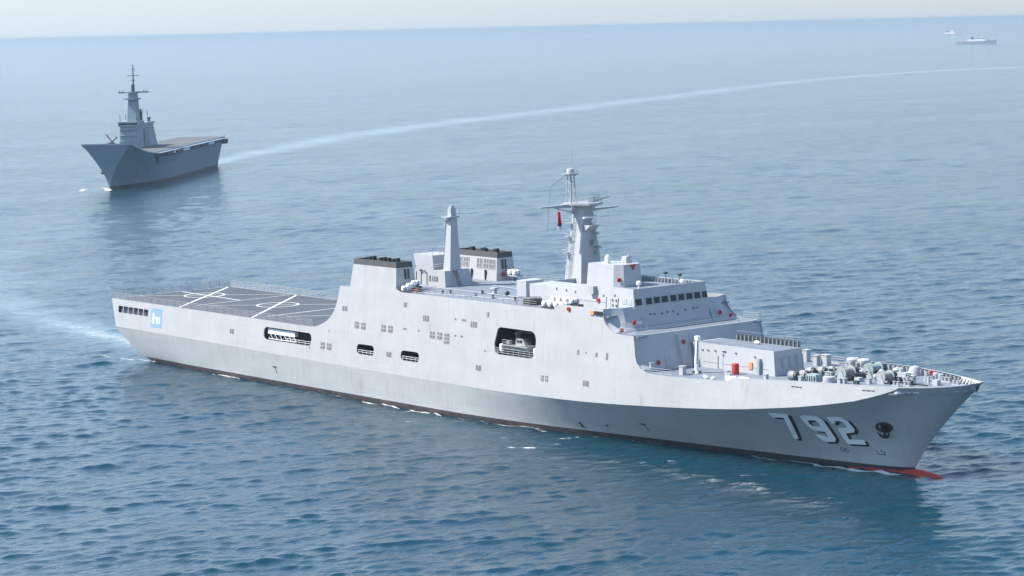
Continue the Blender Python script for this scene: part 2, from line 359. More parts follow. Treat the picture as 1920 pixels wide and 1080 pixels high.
for x, z, wd in ((111.2, 16.2, .4), (113.4, 16.2, 1.1), (97.6, 13.5, .8), (101.4, 13.5, .4), (111.4, 13.5, .5), (113.1, 13.5, .6), (75.6, 11.3, .3), (69.9, 7.9, .3), (119.4, 11.7, .35), (144.0, 13.6, .3)):
    mb = MB(); mb.add([wp(x-wd/2, z-.16, .02), wp(x+wd/2, z-.16, .02), wp(x+wd/2, z+.16, .02), wp(x-wd/2, z+.16, .02)], [(0, 1, 2, 3)]); part(mb, 'scupper', 'louv', STB)
for x0, z in ((186.2, 12.25), (197.3, 12.55)):        # fairlead slots under the bulwark
    mb = MB()
    U_ = [(-.9, .09), (-.6, .1), (-.4, .04), (0, .11), (.35, .05), (.8, .09), (.9, .05)]
    mb.add([wp(x0+u, z-v, .02) for u, v in U_]+[wp(x0+u, z+v, .02) for u, v in U_], [(i, i+1, 8+i, 7+i) for i in range(6)])
    part(mb, 'fairlead', 'dark', STB)
# blue name board at the stern quarter
mb = MB(); q = [wp(x, z, .03) for x, z in ((15.5, 7.2), (19.5, 7.2), (19.5, 10.9), (15.5, 10.9))]
mb.add(q+[wp(x, z, .0) for x, z in ((15.5, 7.2), (19.5, 7.2), (19.5, 10.9), (15.5, 10.9))], [(0, 1, 2, 3), (0, 1, 5, 4), (1, 2, 6, 5), (2, 3, 7, 6), (3, 0, 4, 7)])
SG = part(mb, 'name_board', 'sign', STB)
def text_mesh(body, name, size, m, parent, fn, ex=0):
    cu = bpy.data.curves.new(name, 'FONT'); cu.body = body; cu.size = size; cu.align_x = 'CENTER'; cu.offset = ex; cu.resolution_u = 4
    t = bpy.data.objects.new(name, cu); C.objects.link(t)
    dg = bpy.context.evaluated_depsgraph_get(); me = bpy.data.meshes.new_from_object(t.evaluated_get(dg))
    bpy.data.objects.remove(t); bpy.data.curves.remove(cu)
    for v in me.vertices: v.co = fn(v.co.x, v.co.y)
    me.materials.clear(); me.materials.append(M[m])
    o = bpy.data.objects.new(name, me); C.objects.link(o); o.parent = parent; return o
text_mesh('\u0e0a\u0e49\u0e32\u0e07', 'lettering', 2.35, 'white', SG, lambda u, v: wp(17.5+u*.92, 7.95+v*1.0, .05), .035)

# ---- hull number with its black shadow, on the flare
NUM = {'seven': ([(181.0, 8.15), (184.0, 8.2), (182.3, 3.85), (181.5, 3.8), (182.75, 7.4), (181.0, 7.35)], []),
       'nine': ([(185.6, 7.8), (186.2, 8.15), (188.15, 8.2), (188.75, 7.6), (188.55, 4.5), (188.05, 3.9), (186.6, 3.8), (186.0, 4.15), (185.6, 4.95), (186.5, 4.95), (187.5, 4.6), (187.6, 5.5), (186.1, 5.55), (185.55, 6.2)],
                [[(186.35, 7.3), (187.4, 7.4), (187.65, 7.0), (187.55, 6.4), (186.4, 6.35), (186.15, 6.75)]]),
       'two': ([(189.65, 8.0), (190.1, 8.2), (191.7, 8.3), (192.3, 7.75), (192.3, 6.25), (191.9, 5.75), (190.65, 5.5), (190.55, 4.55), (192.6, 4.62), (192.65, 3.85), (189.95, 3.75), (189.75, 4.8), (189.85, 6.1), (190.15, 6.4), (191.3, 6.5), (191.5, 6.7), (191.45, 7.35), (191.0, 7.55), (190.4, 7.5), (190.3, 7.15), (189.65, 7.05)], [])}
def hp(x, z, out):
    P = hull_at(x, z); Q = hull_at(x+.5, z); T = hull_at(x, z+.5)
    n = Vector(tuple(Q-P)).cross(Vector(tuple(T-P))).normalized()
    if n.y > 0: n = -n
    return tuple(Vector(tuple(P))+n*out)
def decal(poly, holes, name, m, out, parent):
    xs = [p[0] for p in poly]; zs = [p[1] for p in poly]
    g = [(x, z) for x in np.arange(min(xs), max(xs), .45) for z in np.arange(min(zs), max(zs), .45)]
    V, F = plan(poly, holes, g); mb = MB(); mb.add([hp(x, z, out) for x, z in V], F); return part(mb, name, m, HULL)
for k, (po, ho) in NUM.items():
    decal([(x+.36, z-.3) for x, z in po], [[(x+.36, z-.3) for x, z in h] for h in ho], 'number_shadow', 'black', .03, HULL)
    decal(po, ho, 'number_digit', 'num', .07, HULL)
def mark(polys, name, m='black'):
    mb = MB()
    for po in polys:
        mb.add([hp(x, z, .03) for x, z in po], [tuple(range(len(po)))])
    return part(mb, name, m, HULL)
def stroke(pts, wd):
    out = []
    for (a, b), (c, d) in zip(pts[:-1], pts[1:]):
        L = math.hypot(c-a, d-b); nx, nz = -(d-b)/L*wd/2, (c-a)/L*wd/2
        out.append([(a+nx, b+nz), (c+nx, d+nz), (c-nx, d-nz), (a-nx, b-nz)])
    return out
for x, z in ((58.5, 3.0), (153.8, 2.9)): mark(stroke([(x-.7, z+.35), (x+.55, z+.35)], .2)+stroke([(x, z+.3), (x+.35, z-.75)], .2), 'tug_mark')
mark([[(139.8, 2.1), (140.3, 2.1), (140.7, 1.2), (140.2, 1.2)]], 'overboard_slot'); mark([[(145.5, 2.3), (145.9, 2.3), (146, 1.95), (145.6, 1.95)]], 'overboard_slot')
ring = lambda cx, cz, r: stroke([(cx+r*math.cos(a), cz+r*math.sin(a)) for a in np.linspace(0, 2*math.pi, 11)], .09)
mark(ring(188.6, 2.75, .28)+ring(189.15, 2.65, .28), 'thruster_mark')
mark(stroke([(193.7, 3.1), (193.9, 2.5), (194.9, 2.45), (195.0, 2.8), (194.5, 2.95), (194.55, 3.2)], .1), 'bulb_mark')
mark([[(202.1, 12.6), (202.5, 12.6), (202.5, 12.4), (202.1, 12.4)], [(202.8, 12.62), (203.5, 12.65), (203.5, 12.42), (202.8, 12.4)]], 'draught_lettering', 'num')
mark([[(207.6, 12.85), (208.5, 12.95), (208.5, 12.8), (207.6, 12.7)]], 'draught_lettering', 'num')
# anchor in its bolster
a0 = Vector(hp(196.35, 6.85, 0)); nrm = (Vector(hp(196.35, 6.85, 1))-a0).normalized()
ua = Vector((nrm.y, -nrm.x, 0)).normalized(); va = nrm.cross(ua)
if va.z < 0: va = -va
P = lambda u, v, o: tuple(a0+ua*u+va*v+nrm*o)
mb = MB(); k = 20
ringp = lambda r, o, dv=0: [P(1.0*r*math.cos(2*math.pi*i/k), .72*r*math.sin(2*math.pi*i/k)+dv, o) for i in range(k)]
vs = ringp(1.3, 0)+ringp(1.25, .22)+ringp(.95, .3)+ringp(.8, .05)
mb.add(vs, [(j*k+i, j*k+(i+1) % k, (j+1)*k+(i+1) % k, (j+1)*k+i) for j in range(3) for i in range(k)]+[tuple(range(3*k, 4*k))])
HP = part(mb, 'hawse_bolster', 'skin', HULL)
mb = MB(); mb.tube([P(0, .4, .2), P(0, -1.6, .5)], .16, 8)
for s in (-1, 1): mb.tube([P(0, -1.55, .5), P(s*.55, -1.2, .6), P(s*.85, -.35, .7)], [.2, .17, .06], 8)
mb.tube([P(-.35, -1.5, .5), P(.35, -1.5, .5)], .2, 8); part(mb, 'anchor', 'skin', HULL)

# ---- recesses in the side: floor, back, ends, ceiling
def recess(nm, x0, x1, z0, z1, depth):
    mb = MB(); y0 = -13.25 if nm == 'boat' else -13.8; y1 = y0+depth
    mb.add([(x0, y0, z0), (x1, y0, z0), (x1, y1, z0), (x0, y1, z0), (x0, y0, z1), (x1, y0, z1), (x1, y1, z1), (x0, y1, z1)],
           [(0, 1, 2, 3), (7, 6, 5, 4), (3, 2, 6, 7), (0, 3, 7, 4), (2, 1, 5, 6)])
    o = part(mb, 'recess', 'bay', STB)
    return o
BB = recess('boat', 119.5, 134, 11.2, 16.2, 6.0)
mb = MB(); mb.box(119.6, 133.9, -7.5, -7.3, 14.2, 14.5); mb.box(123.2, 123.5, -7.7, -7.3, 14.5, 16); mb.box(127, 128.6, -8.2, -7.3, 11.2, 14.2); part(mb, 'recess_beam', 'trim', BB)
AB = recess('aft', 53.6, 71.6, 7.9, 10.75, 4.0); B1 = recess('m', 83, 90.2, 7.85, 10.1, 4.0); B2 = recess('m', 95.8, 103, 7.9, 10.1, 4.0)
for o, x0, x1, z0 in ((B1, 84.1, 89.1, 8.1), (B2, 96.8, 101.9, 8.15), (AB, 62, 70.2, 8.15)):
    mb = MB()
    for zz in (.35, .7): mb.tube([(x0, -14.0, z0+zz), (x1, -14.0, z0+zz)], .035, 5)
    for i in range(5): xx = x0+(x1-x0)*(i+.2)/4.4; mb.tube([(xx, -14.0, z0-.1), (xx, -14.0, z0+.72)], .035, 5)
    part(mb, 'guard_rail', 'white', o)
    mb = MB(); mb.box(x1-1.2, x1-.1, -12.2, -11.4, z0-.25, z0+1.75); mb.box(x1-.9, x1-.5, -12.5, -12.2, z0+.1, z0+1.2); part(mb, 'locker', 'grey', o)
mb = MB()
for zz in (11.75, 12.1, 12.45): mb.tube([(121.6, -13.75, zz), (131.9, -13.75, zz)], .04, 5)
for i in range(8): mb.tube([(122.2+i*1.35, -13.75, 11.3), (122.2+i*1.35, -13.75, 12.45)], .04, 5)
part(mb, 'guard_rail', 'trim', BB)
# ------------------------------------------------------------------ decks
def deck_z(x): return 11.62 if x < 175 else 11.62+(x-175)*.028
def half_at(x, z):
    if x < 201.4: return float(wall_y(x, z))
    return -float(hull_at(x, min(z, float(zK(x))-.02))[1])
def strip_deck(name, xs, zf, hf, th, m, parent=SHIP):
    mb = MB(); vs = []
    for x in xs:
        h = hf(x); z = zf(x); vs += [(x, -h, z), (x, h, z), (x, h, z-th), (x, -h, z-th)]
    n = len(xs); fs = []
    for i in range(n-1):
        for k in range(4): fs.append((4*i+k, 4*i+(k+1) % 4, 4*i+4+(k+1) % 4, 4*i+4+k))
    mb.add(vs, fs+[(0, 1, 2, 3), (4*n-1, 4*n-2, 4*n-3, 4*n-4)]); return part(mb, name, m, parent)
FD = strip_deck('flight_deck', [.6, 40, 81], lambda x: 11.62, lambda x: 13.76, .25, 'fdeck')
RD = strip_deck('upper_deck', [80.9, 110, 148.4], lambda x: 19.5, lambda x: 12.9, .25, 'deck')
LD = strip_deck('front_deck', [149.6, 155.3], lambda x: 16.95, lambda x: 13.2, .2, 'deck')
FO = strip_deck('foredeck', [155.5, 160, 165, 170, 175, 180, 185, 190, 194, 197, 199.5, 201.3, 203, 205, 206.5, 207.8, 208.6], deck_z, lambda x: max(.15, half_at(x, deck_z(x))-.15), .2, 'deck')
# deck markings
def line(pts, wd, z=11.626):
    mb = MB()
    for i, ((a, b), (c, d)) in enumerate(zip(pts[:-1], pts[1:])):
        L = math.hypot(c-a, d-b); nx, ny = -(d-b)/L*wd/2, (c-a)/L*wd/2
        mb.add([(a+nx, b+ny, z), (a-nx, b-ny, z), (c-nx, d-ny, z), (c+nx, d+ny, z)], [(0, 1, 2, 3)])
    return part(mb, 'landing_line', 'mark', FD)
def ring_mark(cx, cy, r, wd, z):
    mb = MB(); n = 40
    vs = [(cx+q*math.cos(2*math.pi*i/n), cy+q*math.sin(2*math.pi*i/n), z) for q in (r-wd/2, r+wd/2) for i in range(n)]
    mb.add(vs, [(i, (i+1) % n, n+(i+1) % n, n+i) for i in range(n)]); return part(mb, 'landing_circle', 'mark', FD)
line([(24.6, -13.3), (1.0, 13.0)], .46, 11.630); line([(50.0, -13.4), (25.4, 13.3)], .46, 11.630); line([(75.3, -13.4), (51, 13.3)], .46, 11.630)
for cx in (10.2, 36.4, 62.6):
    ring_mark(cx, 1.5, 4.0, .36, 11.638)
    line([(cx-9.6, -8.1), (cx+11.6, 13.2)], .24, 11.634)
line([(1.0, 1.9), (23.7, 1.1)], .4, 11.642)
line([(24.6, -9.3), (23.5, 13.1)], .24, 11.626); line([(50.6, -10.5), (49.6, 13.1)], .34, 11.626)
# raised safety nets round the flight deck
def net(p0, p1, n, name='safety_net', h=1.25, lean=(0, 0)):
    mb = MB(); a = Vector(p0); b = Vector(p1); u = Vector((lean[0], lean[1], h))
    for i in range(n+1):
        q = a+(b-a)*(i/n); mb.tube([q, q+u*1.06], .05, 5)
    for k in (.05, .28, .52, .76, 1.0): mb.tube([a+u*k, b+u*k], .024 if k < 1 else .035, 4)
    L = (b-a).length; k = int(L/.33)
    for i in range(k):
        q = a+(b-a)*((i+.5)/k); mb.add([q+Vector((0, 0, .05)), q+(b-a).normalized()*.045+Vector((0, 0, .05)), q+(b-a).normalized()*.045+u, q+u], [(0, 1, 2, 3)])
    return part(mb, name, 'stay', FD)
net((.6, -13.85, 11.66), (70.6, -13.85, 11.66), 24, lean=(0, -.25)); net((.6, 13.85, 11.66), (70.6, 13.85, 11.66), 28, lean=(0, .25)); net((.5, -13.6, 11.66), (.5, 13.6, 11.66), 12, lean=(-.3, 0))
# ------------------------------------------------------------------ superstructure
mb = MB(); mb.box(81.0, 81.3, -13.0, 13.0, 11.6, 19.24); AFTW = part(mb, 'hangar_bulkhead', 'grey', SHIP)
for y in (-6.5, 6.5):
    mb = MB(); mb.box(80.9, 81.0, y-4.5, y+4.5, 11.65, 17.8)
    for k in range(1, 8): mb.box(80.84, 80.9, y-4.5, y+4.5, 11.65+k*.76, 11.72+k*.76)
    part(mb, 'hangar_door', 'trim', AFTW)
fx = lambda z: 150.32-(z-16.75)*1.7/3.81
lx = lambda z: 156.85-(z-11.5)*1.47/5.62
def bulkhead(name, zs, face, edge, half, y_in, th=.3):
    """forward wall whose outer corners sweep back to the cut edge of the ship's side"""
    mb = MB(); ys = [-1, -.985, -.93, -.86, -.78, 0, .78, .86, .93, .985, 1]; n = len(ys); vs = []
    for z in zs:
        for u in ys:
            y = u*half(z); k = min(1, max(0, (abs(y)-y_in)/(half(z)-y_in))); k = k*k*(3-2*k)
            vs.append((face(z)*(1-k)+min(face(z), edge(z))*k, y, z))
    m = len(zs); N = len(vs); fs = [(i*n+j, i*n+j+1, i*n+n+j+1, i*n+n+j) for i in range(m-1) for j in range(n-1)]
    mb.add(vs+[(x-th, y, z) for x, y, z in vs], fs+[tuple(N+i for i in f) for f in fs]+[((m-1)*n+j, (m-1)*n+j+1, N+(m-1)*n+j+1, N+(m-1)*n+j) for j in range(n-1)])
    return part(mb, name, 'grey', SHIP, 25)
e1 = pchip([16.7, 17.05, 17.2, 17.6, 18.2, 18.9, 19.7, 20.6], [151.2, 150.9, 150.0, 148.95, 148.15, 147.6, 147.38, 147.3])
e2 = pchip([11.5, 11.7, 11.85, 12.3, 12.95, 14, 15.6, 17.2], [158.9, 158.5, 157.5, 156.35, 155.6, 155.1, 154.85, 154.6])
FB = bulkhead('front_bulkhead', list(np.linspace(16.75, 18.2, 9))+[18.6, 19, 19.4, 19.9, 20.56], fx, lambda z: float(e1(z)), lambda z: 14-.1*(z-11.67)-.12, 9.5)
LB = bulkhead('lower_front_bulkhead', list(np.linspace(11.5, 13, 9))+[13.5, 14, 14.8, 15.6, 16.4, 17.12], lx, lambda z: float(e2(z)), lambda z: 14-.1*(z-11.67)-.12, 10.5)
def plate_on(xyz, w_, h_, slope, name, m, parent, th=.05, dirx=True):
    """small plate on a forward face: centre, width in y, height in z, x-slope per metre height"""
    x, y, z = xyz; mb = MB(); q = lambda yy, zz, o: (x-slope*(zz-z)+o, yy, zz)
    B = [q(y-w_/2, z-h_/2, 0), q(y+w_/2, z-h_/2, 0), q(y+w_/2, z+h_/2, 0), q(y-w_/2, z+h_/2, 0)]
    T = [(a+th, b, c) for a, b, c in B]
    mb.add(B+T, [(0, 1, 2, 3), (4, 5, 6, 7), (0, 1, 5, 4), (1, 2, 6, 5), (2, 3, 7, 6), (3, 0, 4, 7)]); return part(mb, name, m, parent)
for y in (-6.6, 8.0): plate_on((fx(17.95), y, 17.95), .9, 1.8, .446, 'door', 'trim', FB, .07)
for y, z in ((-5, 19.2), (-4.2, 19.15), (-2.6, 19.1), (-1.4, 19.2), (-.2, 19.2), (.6, 18.7), (2.4, 19.2), (4.2, 19.3), (5, 19.3)): plate_on((fx(z), y, z), .2, .22, .446, 'lamp', 'dark', FB, .12)
plate_on((fx(17.6), -1, 17.6), 16, .07, .446, 'weld_rail', 'trim', FB, .05)
for y in (-8.3, -1.0): plate_on((lx(12.7), y, 12.7), .95, 1.9, .262, 'door', 'trim', LB, .07)
plate_on((lx(15.6), -2.6, 15.6), .95, 1.9, .262, 'door', 'trim', LB, .07)
plate_on((lx(14.3), 4, 14.3), 16, .07, .262, 'weld_rail', 'trim', LB, .05)
# wing doors, ladders on the lower front
mb = MB()
for y in (-5.9, -5.4): mb.tube([(lx(11.6)+.15, y, 11.6), (lx(17)+.15, y, 17.0)], .04, 5)
for k in range(14): z = 11.9+k*.37; mb.tube([(lx(z)+.15, -5.9, z), (lx(z)+.15, -5.4, z)], .03, 4)
part(mb, 'ladder', 'trim', LB)
def rail(pts, name='guard_rail', parent=None, h=1.05, step=1.6, m='stay', bars=(.35, .7, 1.05), r=.025):
    mb = MB(); pts = [Vector(p) for p in pts]
    for a, b in zip(pts[:-1], pts[1:]):
        L = (b-a).length; n = max(1, int(round(L/step)))
        for i in range(n+1): q = a+(b-a)*(i/n); mb.tube([q, q+Vector((0, 0, h))], r*1.25, 4)
        for k in bars: mb.tube([a+Vector((0, 0, h*k/1.05)), b+Vector((0, 0, h*k/1.05))], r, 4)
    return part(mb, name, m, parent or SHIP)
rail([(155.2, -13.1, 17.1), (155.2, 13.1, 17.1)], parent=LD, m='trim'); rail([(151.2, -13.25, 17.0), (154.9, -13.25, 17.0)], parent=LD, m='trim'); rail([(151.2, 13.25, 17.0), (154.9, 13.25, 17.0)], parent=LD, m='trim')
rail([(97, -12.95, 19.5), (131.3, -12.95, 19.5)], parent=RD); rail([(97, 12.95, 19.5), (136, 12.95, 19.5)], parent=RD)
rail([(157.6, -13.75, 11.62), (163, -13.55, 11.62)], parent=FO, m='trim'); rail([(157.6, 13.75, 11.62), (173, 13.0, 11.62)], parent=FO, m='trim')
rail([(81.2, -9.3, 19.5), (81.2, 9.3, 19.5)], parent=RD)
# bridge
mb = MB(); mb.hexa([(128.0, -8.05, 19.4), (148.95, -8.05, 19.4), (148.95, 8.05, 19.4), (128.0, 8.05, 19.4)], [(128.4, -7.72, 22.35), (148.42, -7.72, 22.35), (148.42, 7.72, 22.35), (128.4, 7.72, 22.35)])
BR = part(mb, 'bridge', 'grey', SHIP)
bf = lambda z: 148.95-(z-19.4)*.53/2.95
by = lambda z: 8.05-(z-19.4)*.33/2.95
pz0, pz1 = 22.35, 23.2                                   # parapet round the bridge roof
def parapet():
    mb = MB(); P = [(128.4, -7.72), (148.42, -7.72), (148.42, 7.72), (128.4, 7.72)]; i = .2; j = .1
    o = [(x, y, pz0) for x, y in P]+[(x+(-.15 if x > 140 else .1), y*.988, pz1) for x, y in P]
    n = [(x+(-i if x > 140 else i), y+(i if y < 0 else -i), pz0) for x, y in P]+[(x+(-.15-i if x > 140 else .1+i), y*.988+(i if y < 0 else -i), pz1) for x, y in P]
    fs = []
    for k in range(4):
        l = (k+1) % 4
        fs += [(k, l, 4+l, 4+k), (8+k, 12+k, 12+l, 8+l), (4+k, 4+l, 12+l, 12+k)]
    mb.add(o+n, fs)
    for x in np.arange(131, 148, .8): mb.box(x, x+.1, 6.85, 7.5, pz0, pz1-.08)
    return part(mb, 'parapet', 'grey', BR)
parapet()
mb = MB(); mb.box(128.7, 148.1, -7.45, 7.45, 22.36, 22.42); part(mb, 'bridge_roof', 'deck', BR)
def window(y0, y1, z0, z1, m='glass'):
    mb = MB(); q = lambda y, z, o: (bf(z)+o, y, z)
    mb.add([q(y0, z0, .02), q(y1, z0, .02), q(y1, z1, .02), q(y0, z1, .02)], [(0, 1, 2, 3)], 0)
    for a, b, c, d in ((y0-.09, y1+.09, z1, z1+.09), (y0-.09, y1+.09, z0-.09, z0), (y0-.09, y0, z0, z1), (y1, y1+.09, z0, z1)):
        B = [q(a, c, 0), q(b, c, 0), q(b, d, 0), q(a, d, 0)]; T = [(x+.1, y, z) for x, y, z in B]
        mb.add(B+T, [(4, 5, 6, 7), (0, 1, 5, 4), (1, 2, 6, 5), (2, 3, 7, 6), (3, 0, 4, 7)], 1)
    return part(mb, 'window', [m, 'grey'], BR)
for y0, y1 in ((-7.62, -6.3), (-5.35, -4.2), (-3.7, -2.55), (-2.05, -.8), (-.2, 1.0), (1.5, 2.7), (3.2, 4.45), (4.95, 6.15), (6.65, 7.6)): window(y0-.06, y1+.06, 20.68, 21.66)
def side_plate(x0, x1, z0, z1, name, m, th=.05, sg=1, parent=None, yf=None, mi=None):
    mb = MB(); f = yf or by; q = lambda x, z, o: (x, -sg*(f(z)+o), z)
    B = [q(x0, z0, 0), q(x1, z0, 0), q(x1, z1, 0), q(x0, z1, 0)]; T = [q(x0, z0, th), q(x1, z0, th), q(x1, z1, th), q(x0, z1, th)]
    mb.add(B+T, [(4, 5, 6, 7), (0, 1, 5, 4), (1, 2, 6, 5), (2, 3, 7, 6), (3, 0, 4, 7)]); return part(mb, name, m, parent or BR)
for x0 in (146.0, 147.25): side_plate(x0, x0+.95, 20.75, 21.65, 'shuttered_window', 'trim')
for x0 in (142.3, 145.0): side_plate(x0, x0+.1, 19.6, 21.6, 'door_edge', 'dark', .08)
side_plate(142.4, 143.3, 19.65, 21.6, 'door', 'grey', .04)
for x, z in ((143.7, 21.1), (144.5, 21.1), (144.6, 20.3), (143.8, 20.3)): side_plate(x, x+.16, z, z+.28, 'lamp', 'dark', .15)
mb = MB(); mb.box(138.6, 139.85, -8.45, -7.6, 21.95, 23.15); part(mb, 'vent_trunk', 'grey', BR)
side_plate(128.3, 142, 20.75, 20.82, 'weld_rail', 'trim', .06)
for x, z in ((130, 22.6), (132.4, 22.5), (134.6, 22.4), (141.3, 22.3), (143.9, 22.5)): side_plate(x, x+.35, z-.5, z-.3, 'lamp', 'trim', .2)
# wing bulwark openings: black and orange boxes at the starboard wing end
for x0, x1, m, nm in ((144.6, 145.45, 'orange', 'orange_panel'), (145.75, 146.5, 'black', 'signal_lamp'), (146.65, 147.35, 'black', 'signal_lamp')):
    mb = MB(); mb.add([wp(x0, 19.55, .02), wp(x1, 19.55, .02), wp(x1, 20.15, .02), wp(x0, 20.15, .02)]+[wp(x0, 19.55, .2), wp(x1, 19.55, .2), wp(x1, 20.15, .2), wp(x0, 20.15, .2)],
        [(4, 5, 6, 7), (0, 1, 5, 4), (1, 2, 6, 5), (2, 3, 7, 6), (3, 0, 4, 7)]); part(mb, nm, m, STB)
# pilot house above the bridge
mb = MB(); mb.add([(132, -2.9, 22.4), (138.4, -2.9, 22.4), (139.9, -1.95, 22.4), (139.9, 1.95, 22.4), (138.4, 2.9, 22.4), (132, 2.9, 22.4),
                   (132.2, -2.65, 25.95), (138.3, -2.65, 25.95), (139.6, -1.75, 25.95), (139.6, 1.75, 25.95), (138.3, 2.65, 25.95), (132.2, 2.65, 25.95)],
    [(5, 4, 3, 2, 1, 0), (6, 7, 8, 9, 10, 11)]+[(i, (i+1) % 6, 6+(i+1) % 6, 6+i) for i in range(6)]); UH = part(mb, 'fire_control_house', 'grey', SHIP)
mb = MB(); mb.box(135.0, 135.6, -1.6, -.9, 25.95, 27.0); mb.sphere((135.3, -1.25, 27.0), .34); part(mb, 'director', 'white', UH)
mb = MB(); mb.box(136.6, 137.9, .4, 1.7, 25.95, 27.0, tx0=.15, tx1=-.15, ty0=.15, ty1=-.15); mb.tube([(137.8, 1.0, 27), (137.8, 1.0, 27.4)], .12); part(mb, 'director', 'grey', UH)
rail([(138.6, -2.4, 25.95), (139.4, -1.6, 25.95), (139.4, 1.6, 25.95), (138.3, 2.5, 25.95)], parent=UH, h=.8, step=.6, m='trim', bars=(.5, 1.05))
mb = MB(); mb.add([(139.7, -.5, 25.9), (139.7, .9, 25.9), (139.74, .2, 24.9)], [(0, 1, 2)]); part(mb, 'red_marker', 'lred', UH)
mb = MB(); mb.sphere((142.5, -1.2, 23.2), .42); mb.tube([(142.5, -1.2, 22.4), (142.5, -1.2, 23.0)], .16); part(mb, 'satellite_dome', 'white', BR)
mb = MB(); mb.sphere((146.5, 4.4, 23.3), .4); mb.tube([(146.5, 4.4, 22.4), (146.5, 4.4, 23.1)], .16); part(mb, 'satellite_dome', 'white', BR)
for x, y in ((144.5, 5.8), (140.5, 6.5), (131, 6.3)):
    mb = MB(); mb.tube([(x, y, 22.4), (x, y, 24.3)], .05, 5); mb.box(x-.25, x+.25, y-.2, y+.2, 23.9, 24.3); part(mb, 'searchlight', 'dark', BR)
# ---- main mast
mb = MB(); mb.hexa([(126.0, -2.45, 22.4), (130.1, -2.45, 22.4), (130.1, 2.45, 22.4), (126.0, 2.45, 22.4)], [(126.9, -1.05, 35.0), (129.2, -1.05, 35.0), (129.2, 1.05, 35.0), (126.9, 1.05, 35.0)])
MM = part(mb, 'main_mast', 'grey', SHIP)
mfx = lambda z: 130.1-(z-22.4)*.9/12.6
msy = lambda z: -2.45+(z-22.4)*1.4/12.6
mb = MB()
for dx in (-.35, .35): mb.tube([(127.0+dx, msy(22.5)-.25, 22.5), (127.5+dx, msy(34.8)-.25, 34.8)], .05, 5)
for k in range(30): z = 22.8+k*.4; x = 127.0+.5*(z-22.5)/12.3; mb.tube([(x-.35, msy(z)-.25, z), (x+.35, msy(z)-.25, z)], .035, 4)
for k in range(10): z = 25+k*1.0; x = 127.0+.5*(z-22.5)/12.3; mb.tube([(x-.4, msy(z)-.2, z), (x-.45, msy(z)-.8, z), (x+.45, msy(z)-.8, z), (x+.4, msy(z)-.2, z)], .035, 4)
part(mb, 'caged_ladder', 'trim', MM)
for z in (27.2, 29.8, 32.0):
    mb = MB(); mb.box(126.1, 126.9, msy(z)-.9, msy(z)-.1, z, z+.08); mb.tube([(126.2, msy(z)-.85, z), (126.2, msy(z)-.85, z+.8)], .05, 4); mb.tube([(126.0, msy(z)-.9, z+.5), (127.2, msy(z)-.9, z+.5)], .05, 4); part(mb, 'bracket', 'trim', MM)
for z, y in ((27.0, .5), (29.0, .2), (27.9, .9), (30.1, .6), (28.4, .0)):
    mb = MB(); mb.box(mfx(z), mfx(z)+.9, y-.1, y+.9, z, z+.1); mb.box(mfx(z)+.5, mfx(z)+.9, y+.2, y+.7, z+.1, z+.45); part(mb, 'bracket', 'trim', MM)
mb = MB()
for z, y in ((28.2, 1.5), (30.8, 1.3), (33, 1.2)): mb.tube([(128.6, y, z), (128.9, y+.9, z+.1), (128.9, y+.9, z+.8)], .06, 4)
part(mb, 'aerial_arm', 'trim', MM)
mb = MB(); mb.prism([(126.2, -2.6), (128.5, -2.9), (131.2, -1.3), (131.6, .4), (130.5, 2.2), (126.2, 2.4)], 35.0, 35.35); mb.box(126.4, 130, -1.5, 1.5, 34.7, 35.0); PL = part(mb, 'mast_platform', 'grey', MM)
rail([(126.3, -2.5, 35.35), (128.5, -2.8, 35.35), (131.0, -1.2, 35.35), (131.4, .4, 35.35), (130.4, 2.1, 35.35), (126.3, 2.3, 35.35)], parent=PL, h=1.0, step=1.0)
mb = MB(); mb.hexa([(127.2, -8.6, 34.85), (127.6, -8.6, 34.85), (128.0, -2.4, 34.55), (126.9, -2.4, 34.55)], [(127.2, -8.6, 35.0), (127.6, -8.6, 35.0), (128.0, -2.4, 35.2), (126.9, -2.4, 35.2)])
mb.tube([(127.3, -5.4, 34.7), (127.4, -1.2, 33.6)], .1, 5); part(mb, 'yardarm', 'trim', MM)
mb = MB(); mb.hexa([(127.0, 1.0, 33.7), (127.9, 1.0, 33.7), (127.5, 8.2, 34.0), (127.2, 8.2, 34.0)], [(127.0, 1.0, 34.2), (127.9, 1.0, 34.2), (127.5, 8.2, 34.2), (127.2, 8.2, 34.2)])
mb.tube([(127.4, 3.0, 34.1), (127.5, 3.0, 36.0)], .14, 6); part(mb, 'yardarm', 'trim', MM)
mb = MB(); mb.tube([(128.3, 1.8, 35.3), (128.5, 5.4, 36.0)], .12, 5)
for k in range(4): mb.tube([(128.4, 2.6+k*.8, 35.5+k*.15), (128.4, 2.6+k*.8, 36.5+k*.1)], .05, 4)
part(mb, 'aerial_arm', 'trim', MM)
mb = MB(); mb.box(mfx(31.5)-.1, mfx(31.5)+1.7, -1.2, .9, 31.6, 31.75, tx1=.0); mb.add([(mfx(30)+.0, -1.2, 30.6), (mfx(30)+.0, .9, 30.6), (mfx(31.5)+1.6, .9, 31.6), (mfx(31.5)+1.6, -1.2, 31.6), (mfx(31.5), -1.2, 31.6), (mfx(31.5), .9, 31.6)], [(0, 1, 2, 3), (0, 3, 4), (1, 5, 2)]); RB = part(mb, 'radar_bracket', 'grey', MM)
mb = MB(); mb.tube([(130.5, .2, 31.75), (130.5, .2, 33.0)], .2, 8); mb.sphere((130.5, .2, 32.4), .42); mb.box(130.3, 130.7, -2.0, 3.6, 32.9, 33.15); part(mb, 'radar', 'white', RB)
mb = MB(); TM = (127.0, -1.5)
